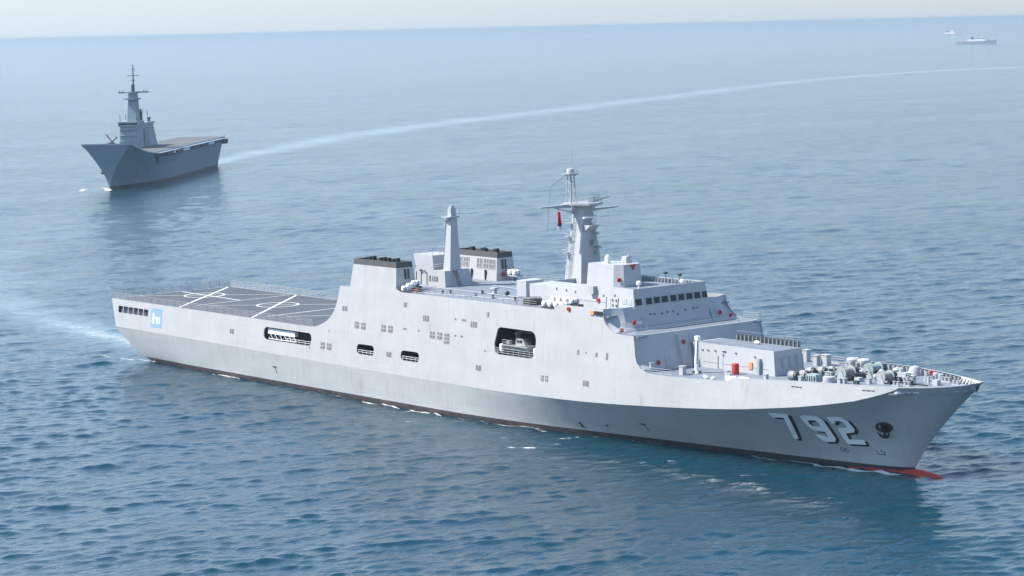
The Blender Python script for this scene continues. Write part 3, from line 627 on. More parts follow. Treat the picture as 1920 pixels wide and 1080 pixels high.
for dx, dy in ((-.55, -.55), (.55, -.55), (.55, .55), (-.55, .55)): mb.tube([(TM[0]+dx, TM[1]+dy, 35.3), (TM[0]+dx*.7, TM[1]+dy*.7, 39.8)], .09, 5)
for k in range(6):
    z = 35.5+k*.7; s = 1 if k % 2 else -1
    for d in (-.5, .5):
        mb.tube([(TM[0]-.5*s, TM[1]+d, z), (TM[0]+.5*s, TM[1]+d, z+.7)], .045, 4); mb.tube([(TM[0]+d, TM[1]-.5*s, z), (TM[0]+d, TM[1]+.5*s, z+.7)], .045, 4)
LM = part(mb, 'lattice_topmast', 'trim', MM)
mb = MB(); mb.lathe([(.9, 39.75), (1.35, 39.95), (1.35, 40.1), (.05, 40.1)], (TM[0], TM[1], 0), n=14); 
for k in range(8): a = k*math.pi/4; mb.tube([(TM[0]+1.3*math.cos(a), TM[1]+1.3*math.sin(a), 40.1), (TM[0]+1.3*math.cos(a), TM[1]+1.3*math.sin(a), 40.7)], .06, 4)
part(mb, 'top_platform', 'trim', LM)
mb = MB(); mb.lathe([(.62, 40.1), (.66, 40.6), (.6, 40.8), (.1, 40.85)], (TM[0], TM[1], 0), n=14); part(mb, 'aerial_drum', 'grey', LM, 50)
mb = MB(); mb.tube([(TM[0], TM[1]+.3, 41), (TM[0], TM[1]+.3, 44.2)], [.05, .02], 5); part(mb, 'whip_aerial', 'stay', LM)
# ---- funnels
def funnel(sg):
    mb = MB(); Y = lambda z: -sg*(14-.1*(z-11.67)); yi0, yi1 = -sg*8.75, -sg*9.4
    x = lambda a, b, z, z0=19.5, z1=24.4: a+(b-a)*(z-z0)/(z1-z0)
    za, zb_ = 20.3, 23.5
    def ring(z): return [(x(81.2, 82.0, z), Y(z), z), (x(94.6, 94.2, z), Y(z), z), (x(94.6, 94.2, z), yi0+(yi1-yi0)*(z-19.5)/4.9, z), (x(81.2, 82.0, z), yi0+(yi1-yi0)*(z-19.5)/4.9, z)]
    r0, r1, r2, r3 = ring(19.5), ring(za), ring(zb_), ring(24.45)
    b0 = [r0[0], r0[1], r0[2], r0[3]]; b0[0] = (r0[0][0], r0[0][1]+sg*.25, 19.5); b0[1] = (r0[1][0], r0[1][1]+sg*.25, 19.5)
    j0 = [(r1[0][0], r1[0][1]+sg*.25, za), (r1[1][0], r1[1][1]+sg*.25, za), r1[2], r1[3]]
    quad = lambda o, n: [(o+k, o+(k+1) % 4, n+(k+1) % 4, n+k) for k in range(4)]
    mb.add(b0+j0, quad(0, 4)); mb.add(r1+r2, quad(0, 4)+[(0, 1, 2, 3)])
    f = part(mb, 'funnel', 'hull', SHIP)
    mb = MB(); g = lambda r, d: [(r[0][0]-d, r[0][1]-sg*d, r[0][2]), (r[1][0]+d, r[1][1]-sg*d, r[1][2]), (r[2][0]+d, r[2][1]+sg*d, r[2][2]), (r[3][0]-d, r[3][1]+sg*d, r[3][2])]
    i3 = g(r3, -.25); i2 = [(a, b, 23.9) for a, b, c in i3]
    mb.add(r2+r3+i3+i2, quad(0, 4)+quad(4, 8)+quad(8, 12), 0); mb.add(i2, [(0, 1, 2, 3)], 1)
    part(mb, 'funnel_cap', ['cap', 'soot'], f)
    for cx, n in ((85.2, 2), (88.4, 3), (92, 2)):
        mb = MB()
        for k in range(n): mb.tube([(cx+k*.75-.4, -sg*(11.2-.25*k), 23.5), (cx+k*.75-.5, -sg*(11.2-.25*k), 24.85+.1*(k % 2))], .42, 10)
        part(mb, 'exhaust_pipe', 'soot', f)
    inner = lambda z: abs(yi0+(yi1-yi0)*(z-19.5)/4.9)
    if sg < 0:
        for x0, x1 in ((83.3, 84.6), (85.0, 86.5), (88.8, 90.3), (90.75, 92.2), (92.5, 93.9)):
            mb = MB(); q = lambda xx, z, o: (xx, inner(z)-o, z)
            mb.add([q(x0, 21.55, .03), q(x1, 21.55, .03), q(x1, 23.2, .03), q(x0, 23.2, .03)], [(0, 1, 2, 3)], 0)
            for c in (x0-.08, (x0+x1)/2-.05, x1-.04): mb.add([q(c, 21.5, .0), q(c+.12, 21.5, .0), q(c+.12, 23.25, .0), q(c, 23.25, .0), q(c, 21.5, .08), q(c+.12, 21.5, .08), q(c+.12, 23.25, .08), q(c, 23.25, .08)], [(4, 5, 6, 7), (0, 1, 5, 4), (1, 2, 6, 5), (2, 3, 7, 6), (3, 0, 4, 7)], 1)
            for zc in (21.5, 22.3, 23.16): mb.add([q(x0, zc, 0), q(x1, zc, 0), q(x1, zc+.09, 0), q(x0, zc+.09, 0), q(x0, zc, .07), q(x1, zc, .07), q(x1, zc+.09, .07), q(x0, zc+.09, .07)], [(4, 5, 6, 7), (0, 1, 5, 4), (2, 3, 7, 6)], 1)
            part(mb, 'louvre', ['louv', 'hull'], f)
        for x0 in (87.6, 91.5):
            mb = MB(); mb.box(x0, x0+.12, 8.55, 8.95, 19.55, 21.3); part(mb, 'door_edge', 'dark', f)
    y0 = -sg*10.1; mb = MB(); xx = lambda z: x(94.6, 94.2, z); a, b = sorted((y0, y0-sg*1.2))
    mb.add([(xx(21.5)+.02, a, 21.5), (xx(21.5)+.02, b, 21.5), (xx(23.2)+.02, b, 23.2), (xx(23.2)+.02, a, 23.2)], [(0, 1, 2, 3)], 0)
    mb.box(xx(22.3)-.05, xx(22.3)+.1, (a+b)/2-.06, (a+b)/2+.06, 21.5, 23.2, 1); part(mb, 'louvre', ['dark', 'hull'], f)
    return f
F1 = funnel(1); F2 = funnel(-1)
# ---- house between the funnels, signal mast
mb = MB(); mb.hexa([(86.6, -3.3, 19.45), (95.5, -3.3, 19.45), (96.1, 2.4, 19.45), (86.6, 2.4, 19.45)], [(86.9, -3.25, 22.3), (95.35, -3.25, 22.3), (95.6, 2.0, 22.3), (86.9, 2.0, 22.3)])
DH = part(mb, 'hangar_control_house', 'grey', SHIP)
mb = MB(); mb.add([(87.3, -3.25, 22.3), (92.2, -3.25, 22.3), (92.2, 2.0, 22.3), (87.3, 2.0, 22.3), (86.5, -3.25, 24.8), (91.95, -3.25, 24.8), (91.95, 2.0, 24.8), (86.5, 2.0, 24.8)],
    [(4, 5, 6, 7), (0, 1, 5, 4), (1, 2, 6, 5), (2, 3, 7, 6), (3, 0, 4, 7)]); part(mb, 'upper_house', 'grey', DH)
rail([(86.6, -3.1, 24.8), (91.8, -3.1, 24.8), (91.8, 1.8, 24.8), (86.6, 1.8, 24.8)], parent=DH)
mb = MB()
for z in (22.9, 23.25): mb.tube([(92.35, -3.0, z), (92.3, .8, z)], .07, 5)
part(mb, 'pipe_rail', 'white', DH)
hy = lambda z: 3.3-(z-19.45)*.0175
for x0, x1, z0, z1, nm, m in ((91.8, 93.4, 20.4, 21.2, 'louvre', 'louv'), (90.9, 91.4, 20.3, 21.3, 'louvre', 'louv'), (88.6, 88.75, 19.6, 21.7, 'door_edge', 'dark'), (90.25, 90.4, 19.6, 21.8, 'door_edge', 'dark'), (87.2, 87.35, 19.6, 21.8, 'door_edge', 'dark')): side_plate(x0, x1, z0, z1, nm, m, .06, 1, DH, hy)
for x in (92.3, 92.85): side_plate(x, x+.1, 20.4, 21.2, 'louvre_bar', 'grey', .1, 1, DH, hy)
mb = MB(); mb.box(88.6, 89.0, -3.6, -3.3, 21.9, 22.2); mb.box(89.6, 89.9, -3.55, -3.3, 21.9, 22.1); part(mb, 'lamp', 'dark', DH)
mb = MB()
for y in (-1.75, -1.05): mb.tube([(95.4, y+.3, 22.3), (97.2, y, 19.5)], .07, 5)
for k in range(9): z = 19.8+k*.28; xx = 97.2-(z-19.5)*.643; mb.tube([(xx, -1.75+.1*(z-19.5), z), (xx, -1.05+.1*(z-19.5), z)], .06, 4)
part(mb, 'stair_ladder', 'dark', DH)
mb = MB(); mb.hexa([(93.3, -2.0, 22.3), (95.3, -2.0, 22.3), (95.3, .35, 22.3), (93.3, .35, 22.3)], [(93.85, -1.35, 31.4), (95.0, -1.35, 31.4), (95.0, -.05, 31.4), (93.85, -.05, 31.4)])
SM = part(mb, 'signal_mast', 'grey', SHIP)
mb = MB(); mb.prism([(93.4, -2.2), (95.4, -1.9), (95.5, .2), (93.4, .3)], 31.4, 31.6); mb.hexa([(93.9, -2.1, 31.0), (94.8, -2.1, 31.0), (94.8, -1.3, 30.6), (93.9, -1.3, 30.6)], [(93.9, -2.2, 31.4), (94.8, -2.2, 31.4), (94.8, -1.3, 31.4), (93.9, -1.3, 31.4)]); part(mb, 'mast_platform', 'trim', SM)
mb = MB(); mb.box(94.0, 95.0, -1.3, -.2, 31.6, 33.0, tx0=.1, tx1=-.1); mb.box(94.2, 94.7, -1.0, -.4, 33.0, 33.4); part(mb, 'aerial_box', 'grey', SM)
mb = MB(); mb.tube([(94.6, -.6, 32.0), (95.4, 2.6, 31.9)], .05, 5); mb.sphere((95.4, 2.6, 31.9), .18); mb.tube([(95.2, .4, 31.6), (95.2, .4, 33.2)], .04, 4); mb.tube([(93.6, -2.0, 31.6), (93.6, -2.0, 32.8)], .04, 4); part(mb, 'whip_aerial', 'trim', SM)
mb = MB(); mb.box(93.3, 93.6, -1.6, -1.5, 29.9, 30.7); mb.tube([(93.35, -1.95, 22.3), (93.8, -1.45, 31)], .06, 4); part(mb, 'cable_run', 'trim', SM)
# far side small house and deck fittings on the upper deck
mb = MB(); mb.box(115.2, 117.6, -3.6, .2, 19.45, 22.1); SB = part(mb, 'ventilator_house', 'grey', SHIP)
mb = MB(); mb.box(117.6, 117.66, -2.6, -1.2, 19.8, 21.6); part(mb, 'door', 'trim', SB)
mb = MB(); mb.sphere((114.6, -5.2, 20.0), .5, sq=(.6, 1, .8)); part(mb, 'vent_cowl', 'dark', RD)
mb = MB(); mb.box(119.0, 127.9, -4, 7.5, 19.45, 21.8); part(mb, 'deckhouse', 'grey', SHIP)
for x, y in ((103.0, -9.7), (104.1, -8.9), (111.4, -9.3), (108.5, -5.6), (115.5, -9.0), (120.5, -8.4)):
    mb = MB(); mb.tube([(x, y, 19.5), (x, y, 19.95)], .16, 8); mb.sphere((x, y, 20.0), .26, sq=(1, 1, .6)); part(mb, 'deck_vent', 'dark', RD)
mb = MB(); mb.box(110.6, 111.2, -5.2, -4.6, 19.5, 20.6); mb.box(110.3, 111.5, -5.4, -4.4, 20.4, 20.7); part(mb, 'hatch', 'trim', RD)
mb = MB(); mb.tube([(88, -5.0, 19.62), (122, -5.5, 19.62)], .07, 5); mb.tube([(98, -12, 19.6), (122, -7.6, 19.6)], .05, 5); mb.tube([(100.5, 3, 19.62), (122, 1.5, 19.62)], .07, 5); part(mb, 'deck_pipe', 'trim', RD)
mb = MB(); mb.box(126.4, 128.0, -11.6, -9.0, 19.5, 20.5); mb.tube([(125.2, -12, 20.7), (127.8, -9, 20.7)], .05, 4)
for x, y in ((125.2, -12), (126.3, -10.7), (127.8, -9)): mb.tube([(x, y, 19.5), (x, y, 20.7)], .05, 4)
part(mb, 'deck_frame', 'dark', RD)
# ---- forward deckhouse
mb = MB(); mb.hexa([(157.0, -3.0, 11.55), (173.95, -3.0, 11.55), (173.95, 3.25, 11.55), (157.0, 3.25, 11.55)], [(156.3, -2.85, 15.3), (173.55, -2.85, 15.3), (173.55, 3.05, 15.3), (156.3, 3.05, 15.3)])
FH = part(mb, 'forward_deckhouse', 'grey', SHIP)
mb = MB(); mb.box(157.2, 173.3, -2.6, 2.8, 15.3, 15.34); part(mb, 'deckhouse_roof', 'deck', FH)
fhx = lambda z: 173.95-(z-11.55)*.4/3.75
for k in range(4):
    y0 = -2.55+k*1.5
    mb = MB(); q = lambda y, z, o: (fhx(z)+o, y, z)
    mb.add([q(y0, 12.75, .02), q(y0+1.05, 12.75, .02), q(y0+1.05, 14.25, .02), q(y0, 14.25, .02)], [(0, 1, 2, 3)], 0)
    for a, b, c, d in ((y0-.12, y0+1.17, 14.25, 14.37), (y0-.12, y0+1.17, 12.63, 12.75), (y0-.12, y0, 12.75, 14.25), (y0+1.05, y0+1.17, 12.75, 14.25)):
        B = [q(a, c, 0), q(b, c, 0), q(b, d, 0), q(a, d, 0)]; T = [(x_+.12, y_, z_) for x_, y_, z_ in B]
        mb.add(B+T, [(4, 5, 6, 7), (0, 1, 5, 4), (1, 2, 6, 5), (2, 3, 7, 6), (3, 0, 4, 7)], 1)
    part(mb, 'intake_grille', ['trim', 'grey'], FH)
fhy = lambda z: 3.0-(z-11.55)*.04
side_plate(161.9, 162.08, 11.7, 13.6, 'door_edge', 'dark', .06, 1, FH, fhy); side_plate(162.1, 163.0, 11.7, 13.6, 'door', 'grey', .05, 1, FH, fhy)
side_plate(170.6, 171.1, 11.8, 14.0, 'locker', 'green', .5, 1, FH, fhy)
side_plate(158.6, 172.5, 12.55, 12.62, 'weld_rail', 'trim', .06, 1, FH, fhy)
for x, z in ((158.4, 14.2), (159.6, 14.25), (161.2, 14.3), (162.9, 14.3), (163.3, 14.35), (165.6, 14.3), (169.6, 14.1), (162.9, 13.8)): side_plate(x, x+.3, z, z+.14, 'lamp', 'dark', .15, 1, FH, fhy)
for i in range(16):
    x = 160.2+i*.85; mb = MB(); mb.box(x, x+.08, 2.72, 2.95, 15.34, 16.15); part(mb, 'screen_post', 'trim', FH)
mb = MB(); mb.box(160.0, 173.4, 2.95, 3.0, 15.3, 16.25); part(mb, 'screen', 'dark', FH)
rail([(157.2, -2.75, 15.3), (173.4, -2.75, 15.3), (173.4, 2.9, 15.3)], parent=FH, h=.6, step=2.2, bars=(1.05,), r=.018)
rail([(160, 2.97, 16.25), (173.4, 2.97, 16.25)], parent=FH, h=.5, step=1.7, bars=(1.05,), r=.02)
mb = MB(); mb.sphere((166, 1.3, 15.6), .4, sq=(1.5, .8, .7)); part(mb, 'deck_vent', 'white', FH)
# ---- bulwark of the bow: inner skin, cap and stays
def bow_edge(x):
    if x < 201.4: return float(wall_y(x, float(zT(x)))), float(zT(x))
    return float(bK(x)), float(zK(x))
mb = MB(); xs = list(np.arange(174.6, 201, 1.55))+[201.3, 202.8, 204.3, 205.6, 206.8, 207.8, 208.6, 209.2, 209.6]
for sg in (1, -1):
    vo = [(x, -sg*max(.02, bow_edge(x)[0]), bow_edge(x)[1]+.04) for x in xs]; vi = [(x-.1, -sg*max(.02, bow_edge(x)[0]-.34), bow_edge(x)[1]+.04) for x in xs]
    vd = [(x-.15, -sg*max(.01, half_at(min(x, 208.6), deck_z(x))-.13 if x < 208.6 else .05), deck_z(x)) for x in xs]; vs = [(a, b+(sg*.1 if abs(b) > .2 else 0), c) for a, b, c in vi]
    n = len(xs); mb.add(vo+vi+vd, [(i, i+1, n+i+1, n+i) for i in range(n-1)]); 
    mb.add([(a, b, c-.12) for a, b, c in vo]+vo, [(i, i+1, n+i+1, n+i) for i in range(n-1)])
    ins = [i for i in range(n) if xs[i] > 200.9]
    mb.add([vi[i] for i in ins]+[vd[i] for i in ins], [(k, k+1, len(ins)+k+1, len(ins)+k) for k in range(len(ins)-1)])
BW = part(mb, 'bulwark', 'hull', SHIP)
for sg in (1, -1):
    for x in list(np.arange(175.5, 207.5, 1.05)):
        b, z = bow_edge(x); h = half_at(x, deck_z(x)) if x < 208 else .3; t = .045
        o = max(.0, b-.26); d = max(.0, h-.2)
        A = [(x-t, -sg*o, z-.05), (x-t, -sg*d, deck_z(x)), (x-t, -sg*max(0, d-.8), deck_z(x)), (x-t, -sg*max(0, o-.42), z-.05)]
        mb = MB(); mb.add(A+[(a+2*t, y, c) for a, y, c in A], [(0, 1, 2, 3), (7, 6, 5, 4), (0, 4, 5, 1), (1, 5, 6, 2), (2, 6, 7, 3), (3, 7, 4, 0)])
        part(mb, 'bulwark_stay', 'grey', BW)
# ------------------------------------------------------------------ foredeck gear
def reel(x, y, z, rz, m2='dark'):
    mb = MB(); c, s_ = math.cos(rz), math.sin(rz)
    mb.lathe([(.2, -.75), (.72, -.72), (.78, -.4), (.74, .1), (.72, .3)], axis='x', n=16, mi=0); mb.lathe([(.66, .3), (.68, .36), (.68, .8), (.5, .84)], axis='x', n=16, mi=1)
    mb.lathe([(.8, -.78), (.8, -.7)], axis='x', n=16, mi=2); mb.lathe([(.8, .26), (.8, .34)], axis='x', n=16, mi=2)
    for u in (-.6, .6):
        for v in (-.5, .5): mb.tube([(u, v, -.9), (u, v*.2, 0)], .07, 4, 2)
    mb.v = [(x+.84*(a*c-b*s_), y+.84*(a*s_+b*c), z+.84*d-.14) for a, b, d in mb.v]
    return part(mb, 'mooring_reel', ['drum', m2, 'trim'], FO, 40)
for x, y in ((178.9, -4.2), (179.4, -2.4), (178.0, .4), (179.0, 1.7), (179.6, 3.3)): reel(x, y, 12.55, R(8))
mb = MB(); mb.hexa([(181.2, -4.3, 11.8), (183.4, -4.3, 11.8), (183.4, -2.7, 11.8), (181.2, -2.7, 11.8)], [(181.4, -4.1, 12.9), (183.2, -4.1, 12.9), (183.2, -2.9, 12.9), (181.4, -2.9, 12.9)])
for k in range(4): mb.box(181.5+k*.45, 181.7+k*.45, -4.45, -4.2, 11.9, 12.7)
part(mb, 'hydraulic_unit', 'green', FO)
mb = MB(); mb.lathe([(.85, 11.8), (.9, 12.1), (.85, 12.75), (.3, 12.85)], (185.1, -3.4, 0), n=18); mb.box(184.2, 186.0, -4.2, -2.6, 11.75, 11.95); part(mb, 'capstan', 'grey', FO, 40)
for x, y in ((181.0, -4.9), (180.8, .9), (181.6, .8), (187.4, -3.6), (188.0, -3.3), (191.0, -1.4), (175.2, -6.2)):
    mb = MB(); mb.box(x-.28, x+.28, y-.28, y+.28, deck_z(x), deck_z(x)+.75); mb.box(x-.34, x+.34, y-.34, y+.34, deck_z(x)+.75, deck_z(x)+.85); part(mb, 'deck_box', 'trim', FO)
def windlass(x, y, s=1., m='drum'):
    z = deck_z(x); mb = MB()
    mb.lathe([(1.05, -1.35), (1.05, -1.2), (.72, -1.15), (.76, 0), (.72, .9), (1.0, .95), (1.0, 1.08), (.35, 1.1)], axis='y', n=18, mi=0)
    mb.v = [(x+a*s, y+b*s, z+1.15*s+c*s) for a, b, c in mb.v]
    w_ = part(mb, 'windlass', [m], FO, 40)
    mb = MB()
    for yy in (-1.5, 1.25): mb.add([(x-.95*s, y+yy*s, z), (x+.95*s, y+yy*s, z), (x+.12*s, y+yy*s, z+1.6*s), (x-.12*s, y+yy*s, z+1.6*s)]+[(x-.95*s, y+(yy+.16)*s, z), (x+.95*s, y+(yy+.16)*s, z), (x+.12*s, y+(yy+.16)*s, z+1.6*s), (x-.12*s, y+(yy+.16)*s, z+1.6*s)], [(0, 1, 2, 3), (7, 6, 5, 4), (0, 4, 5, 1), (1, 5, 6, 2), (2, 6, 7, 3), (3, 7, 4, 0)])
    part(mb, 'frame', 'trim', w_)
    mb = MB(); mb.box(x-.9*s, x+1.3*s, y+1.45*s, y+2.6*s, z, z+.85*s); mb.lathe([(.55*s, 0), (.55*s, .9*s)], (x-.1, y+1.55*s, z+1.2*s), axis='y', n=12); part(mb, 'gearbox', 'dark', w_)
    mb = MB(); mb.tube([(x+1.0*s, y-.2, z+1.2*s), (x+2.2*s, y-.3, z+.25)], .12*s, 5); mb.box(x+1.4*s, x+2.0*s, y-1.2*s, y-.5*s, z, z+.7*s); part(mb, 'chain_stopper', 'skin', w_)
    return w_
windlass(184.9, .6, .92); windlass(185.8, 5.4, .95, 'green'); windlass(192.3, .7, .84)
mb = MB()
for dx in (0, .9): mb.tube([(180.7+dx, 2.6, 11.7), (180.7+dx, 2.6, 13.6)], .08, 4); mb.tube([(180.7+dx, 4.4, 11.7), (180.7+dx, 4.4, 13.6)], .08, 4)
for zz in (12.4, 13.0, 13.6): mb.tube([(180.7, 2.6, zz), (181.6, 2.6, zz), (181.6, 4.4, zz), (180.7, 4.4, zz), (180.7, 2.6, zz)], .07, 4)
part(mb, 'lashing_frame', 'trim', FO)
for x, y in ((178.1, 9.3), (180.1, 9.5)):
    mb = MB(); mb.tube([(x, y, 11.7), (x, y, 13.0)], .38, 10); mb.lathe([(.5, 12.95), (.98, 13.0), (1.0, 13.35), (.85, 13.5), (.2, 13.55)], (x, y, 0), n=18); part(mb, 'mushroom_vent', 'grey', FO, 40)
for x, y, h, r in ((182.7, 8.0, 1.3, .55), (183.9, 8.8, 1.5, .4), (188.2, 4.4, 1.2, .45), (189.6, 1.5, .9, .35), (187.6, 8.3, 1.0, .6)):
    mb = MB(); z = deck_z(x); mb.tube([(x, y, z), (x, y, z+h)], r*.6, 9); mb.lathe([(r, z+h*.5), (r*1.1, z+h*.8), (r*.5, z+h*1.1)], (x, y, 0), n=12); part(mb, 'deck_fitting', 'trim', FO, 40)
mb = MB(); mb.box(189.0, 190.8, 6.6, 7.8, 11.95, 12.7); mb.tube([(189.4, 7.2, 12.7), (189.4, 7.2, 13.2)], .3, 8); part(mb, 'winch_control', 'grey', FO)
mb = MB(); mb.lathe([(1.0, 12.0), (1.0, 12.7), (.7, 13.3), (.1, 13.5)], (190.2, 9.3, 0), n=16); mb.box(188.8, 191.3, 8.3, 8.45, 12.0, 12.25); part(mb, 'hatch_hood', 'trim', FO, 40)
mb = MB(); mb.box(188.0, 188.2, 8.2, 8.4, 11.95, 13.1); mb.box(187.6, 188.7, 8.2, 8.4, 13.0, 13.15); mb.tube([(189.2, 8.2, 12.0), (189.7, 8.8, 13.0), (190.2, 8.2, 12.0)], .07, 4); part(mb, 'derrick_crutch', 'grey', FO)
mb = MB(); mb.lathe([(.5, 12.15), (.42, 12.6), (.26, 13.55), (.1, 13.6)], (195.9, 5.3, 0), n=14); part(mb, 'ventilator_cone', 'green', FO, 40)
for x, y in ((195.7, 7.6), (196.9, 7.2)):
    mb = MB(); mb.lathe([(.42, 12.15), (.42, 13.1), (.2, 13.2)], (x, y, 0), n=12); part(mb, 'bollard', 'trim', FO, 40)
for x, y in ((195.8, -1.1), (197.2, -.4), (194.4, 2.6), (198.2, 6.4), (199.1, 6.0), (202.2, 4.2)):
    mb = MB(); z = deck_z(x)
    for d in (-.35, .35): mb.tube([(x+d, y, z), (x+d, y, z+.62)], .17, 8); mb.lathe([(.23, z+.6), (.23, z+.7)], (x+d, y, 0), n=8)
    mb.box(x-.65, x+.65, y-.25, y+.25, z, z+.1); part(mb, 'bollard_pair', 'grey', FO)
mb = MB()
for yy in (2.2, 3.3): mb.box(198.7, 199.0, yy-.12, yy+.12, 12.25, 13.5)
mb.box(198.7, 199.0, 2.2, 3.3, 13.3, 13.5); mb.box(199.6, 200.4, 2.3, 3.1, 12.25, 13.1); part(mb, 'fairlead_frame', 'grey', FO)
mb = MB(); mb.tube([(193.6, 1.7, 12.3), (199.5, 1.3, 12.4)], .13, 5); part(mb, 'anchor_chain', 'skin', FO)
mb = MB(); mb.box(206.6, 207.6, -.3, .3, 12.5, 13.4); mb.tube([(207.9, 0, 12.5), (208.4, 0, 14.3)], .06, 5); part(mb, 'jackstaff', 'grey', FO)
for x, y, sx, sy, h in ((156.3, -11.6, .8, .8, 1.3), (162.3, -10.7, .8, .8, 1.25), (169.9, -8.9, .5, .5, 1.1), (171.1, -9.6, .35, .35, .9), (171.6, 10.4, 1.2, 1.0, 1.6), (166.4, 11.6, .9, .9, 1.8), (170.4, 9.6, .8, .8, 1.5)):
    mb = MB(); mb.box(x-sx/2, x+sx/2, y-sy/2, y+sy/2, 11.62, 11.62+h); mb.box(x-sx/2-.08, x+sx/2+.08, y-sy/2-.08, y+sy/2+.08, 11.62+h, 11.72+h); part(mb, 'deck_locker', 'grey', FO)
for x, y in ((171.6, -9.8), (173.6, -9.2)):
    mb = MB(); mb.lathe([(1.0, 11.62), (1.0, 12.0), (.9, 12.15), (.1, 12.2)], (x, y, 0), n=18); mb.v = [(x+(a-x)*1.1, y+(b-y)*.6, c) for a, b, c in mb.v]; part(mb, 'hatch', 'num', FO, 40)
for x, y in ((166.6, -10.3), (167.6, -10.9), (168.6, -10.5), (169.2, -11.2), (163.3, -8.7)):
    mb = MB(); mb.lathe([(.25, 11.62), (.3, 11.8), (.12, 12.0)], (x, y, 0), n=10); part(mb, 'deck_eye', 'white', FO, 40)
mb = MB(); mb.tube([(162.4, -7.9, 11.6), (162.4, -7.9, 13.2)], .3, 10); mb.tube([(162.4, -7.9, 13.2), (162.65, -7.9, 16.9)], [.34, .26], 10); mb.box(162.3, 163.0, -8.2, -7.6, 16.6, 17.2); CR = part(mb, 'crane_post', 'num', FO, 40)
mb = MB(); mb.tube([(162.85, -8.25, 13.0), (162.95, -8.2, 16.6)], .07, 5); mb.lathe([(.7, 11.62), (.7, 11.85), (.3, 11.9)], (162.4, -7.9, 0), n=14); part(mb, 'hydraulic_ram', 'dark', CR)
for x, y, z in ((147.9, -11.5, 16.95), (147.9, 11.5, 16.95)): pass

for i in range(34):
    x = random.uniform(179.5, 197); y = random.uniform(-4.2, 8.5)*(1-(x-180)/40); z = deck_z(x); k = random.random(); mb = MB()
    if y < -.55*half_at(x, z)+1: y += 2
    if k < .4: a, b_, h = random.uniform(.2, .6), random.uniform(.2, .5), random.uniform(.3, .9); mb.box(x-a, x+a, y-b_, y+b_, z, z+h, tx0=.05, tx1=-.05)
    elif k < .75: r_ = random.uniform(.12, .28); h = random.uniform(.5, 1.2); mb.tube([(x, y, z), (x, y, z+h)], r_, 8); mb.lathe([(r_*1.5, z+h), (r_*1.5, z+h+.12)], (x, y, 0), n=10)
    else: mb.tube([(x-.5, y, z+.1), (x-.3, y, z+.9), (x+.5, y+.2, z+.9), (x+.7, y+.2, z+.1)], .07, 5); mb.tube([(x-.4, y, z+.5), (x+.6, y+.2, z+.5)], .05, 4)
    part(mb, 'deck_fitting', random.choice(['trim', 'dark', 'green', 'steel', 'dark', 'grey']), FO)
# ------------------------------------------------------------------ loose things aboard
def pose(o, loc, rz=0.): o.location = loc; o.rotation_euler = (0, 0, rz); return o
# life-raft canisters
def canister(label, group):
    t = thing('life_raft', label, 'life raft', group=group)
    mb = MB(); mb.lathe([(.12, -.78), (.38, -.74), (.47, -.6), (.49, 0), (.47, .6), (.38, .74), (.12, .78)], (0, 0, .5), axis='x', n=16); mb.build('canister', 'white', t, 40)
    mb = MB()
    for u in (-.35, .35): mb.lathe([(.505, u-.04), (.505, u+.04)], (0, 0, .5), axis='x', n=16)
    mb.build('strap', 'dark', t)
    mb = MB()
    for u in (-.4, .4): mb.box(u-.06, u+.06, -.42, .42, 0, .12)
    mb.build('cradle', 'trim', t); return t
ra = canister('x', 'white life raft canisters on the ramp beside the near funnel')
LA = ['white life raft canister lowest of the stepped row beside the near funnel', 'white life raft canister in the middle of the stepped row before the near funnel', 'white life raft canister topmost of the stepped row before the near funnel']
for i, (x, y, z) in enumerate(((96.5, -12.5, 19.72), (96.5, -11.5, 20.08), (96.5, -10.45, 20.44))):
    o = ra if i == 0 else copy_tree(ra); o['label'] = LA[i]; pose(o, (x, y, z), R(75))
mb = MB(); mb.box(95.6, 97.4, -12.9, -12.0, 19.5, 19.72); mb.box(95.6, 97.4, -12.0, -10.95, 19.5, 20.08); mb.box(95.6, 97.4, -10.95, -9.8, 19.5, 20.44); part(mb, 'raft_rack', 'dark', RD)
LB_ = ['lower row, first from the stern', 'lower row, second from the stern', 'lower row, third from the stern', 'lower row, fourth from the stern', 'upper row, sternmost', 'upper row, second from the stern', 'upper row, third from the stern', 'upper row, nearest the bow']
mb = MB(); mb.box(131.9, 137.8, -12.4, -11.2, 19.5, 19.75); mb.box(132.6, 139.4, -11.2, -10.1, 19.5, 20.45); part(mb, 'raft_rack', 'dark', RD)
for i in range(8):
    o = copy_tree(ra); o['group'] = 'white life raft canisters beside the bridge'; o['label'] = 'white life raft canister beside the bridge, '+LB_[i]
    pose(o, (132.5+1.45*i, -11.8, 19.75) if i < 4 else (133.3+1.55*(i-4), -10.7, 20.45), R(72))
for i, (x, y) in enumerate(((95.8, 11.3), (97.1, 11.3))):
    o = copy_tree(ra); o['group'] = 'white life raft canisters beyond the far funnel'; o['label'] = ['white life raft canister by the far funnel, the one touching its front wall', 'white life raft canister by the far funnel, the one further forward'][i]; pose(o, (x, y, 20.5), R(85))
mb = MB(); mb.box(95.1, 97.9, 10.6, 12.0, 20.3, 20.5)
for x in (95.3, 96.5, 97.7):
    for y in (10.8, 11.8): mb.tube([(x, y, 19.5), (x, y, 20.3)], .06, 4)
part(mb, 'raft_rack', 'trim', RD)
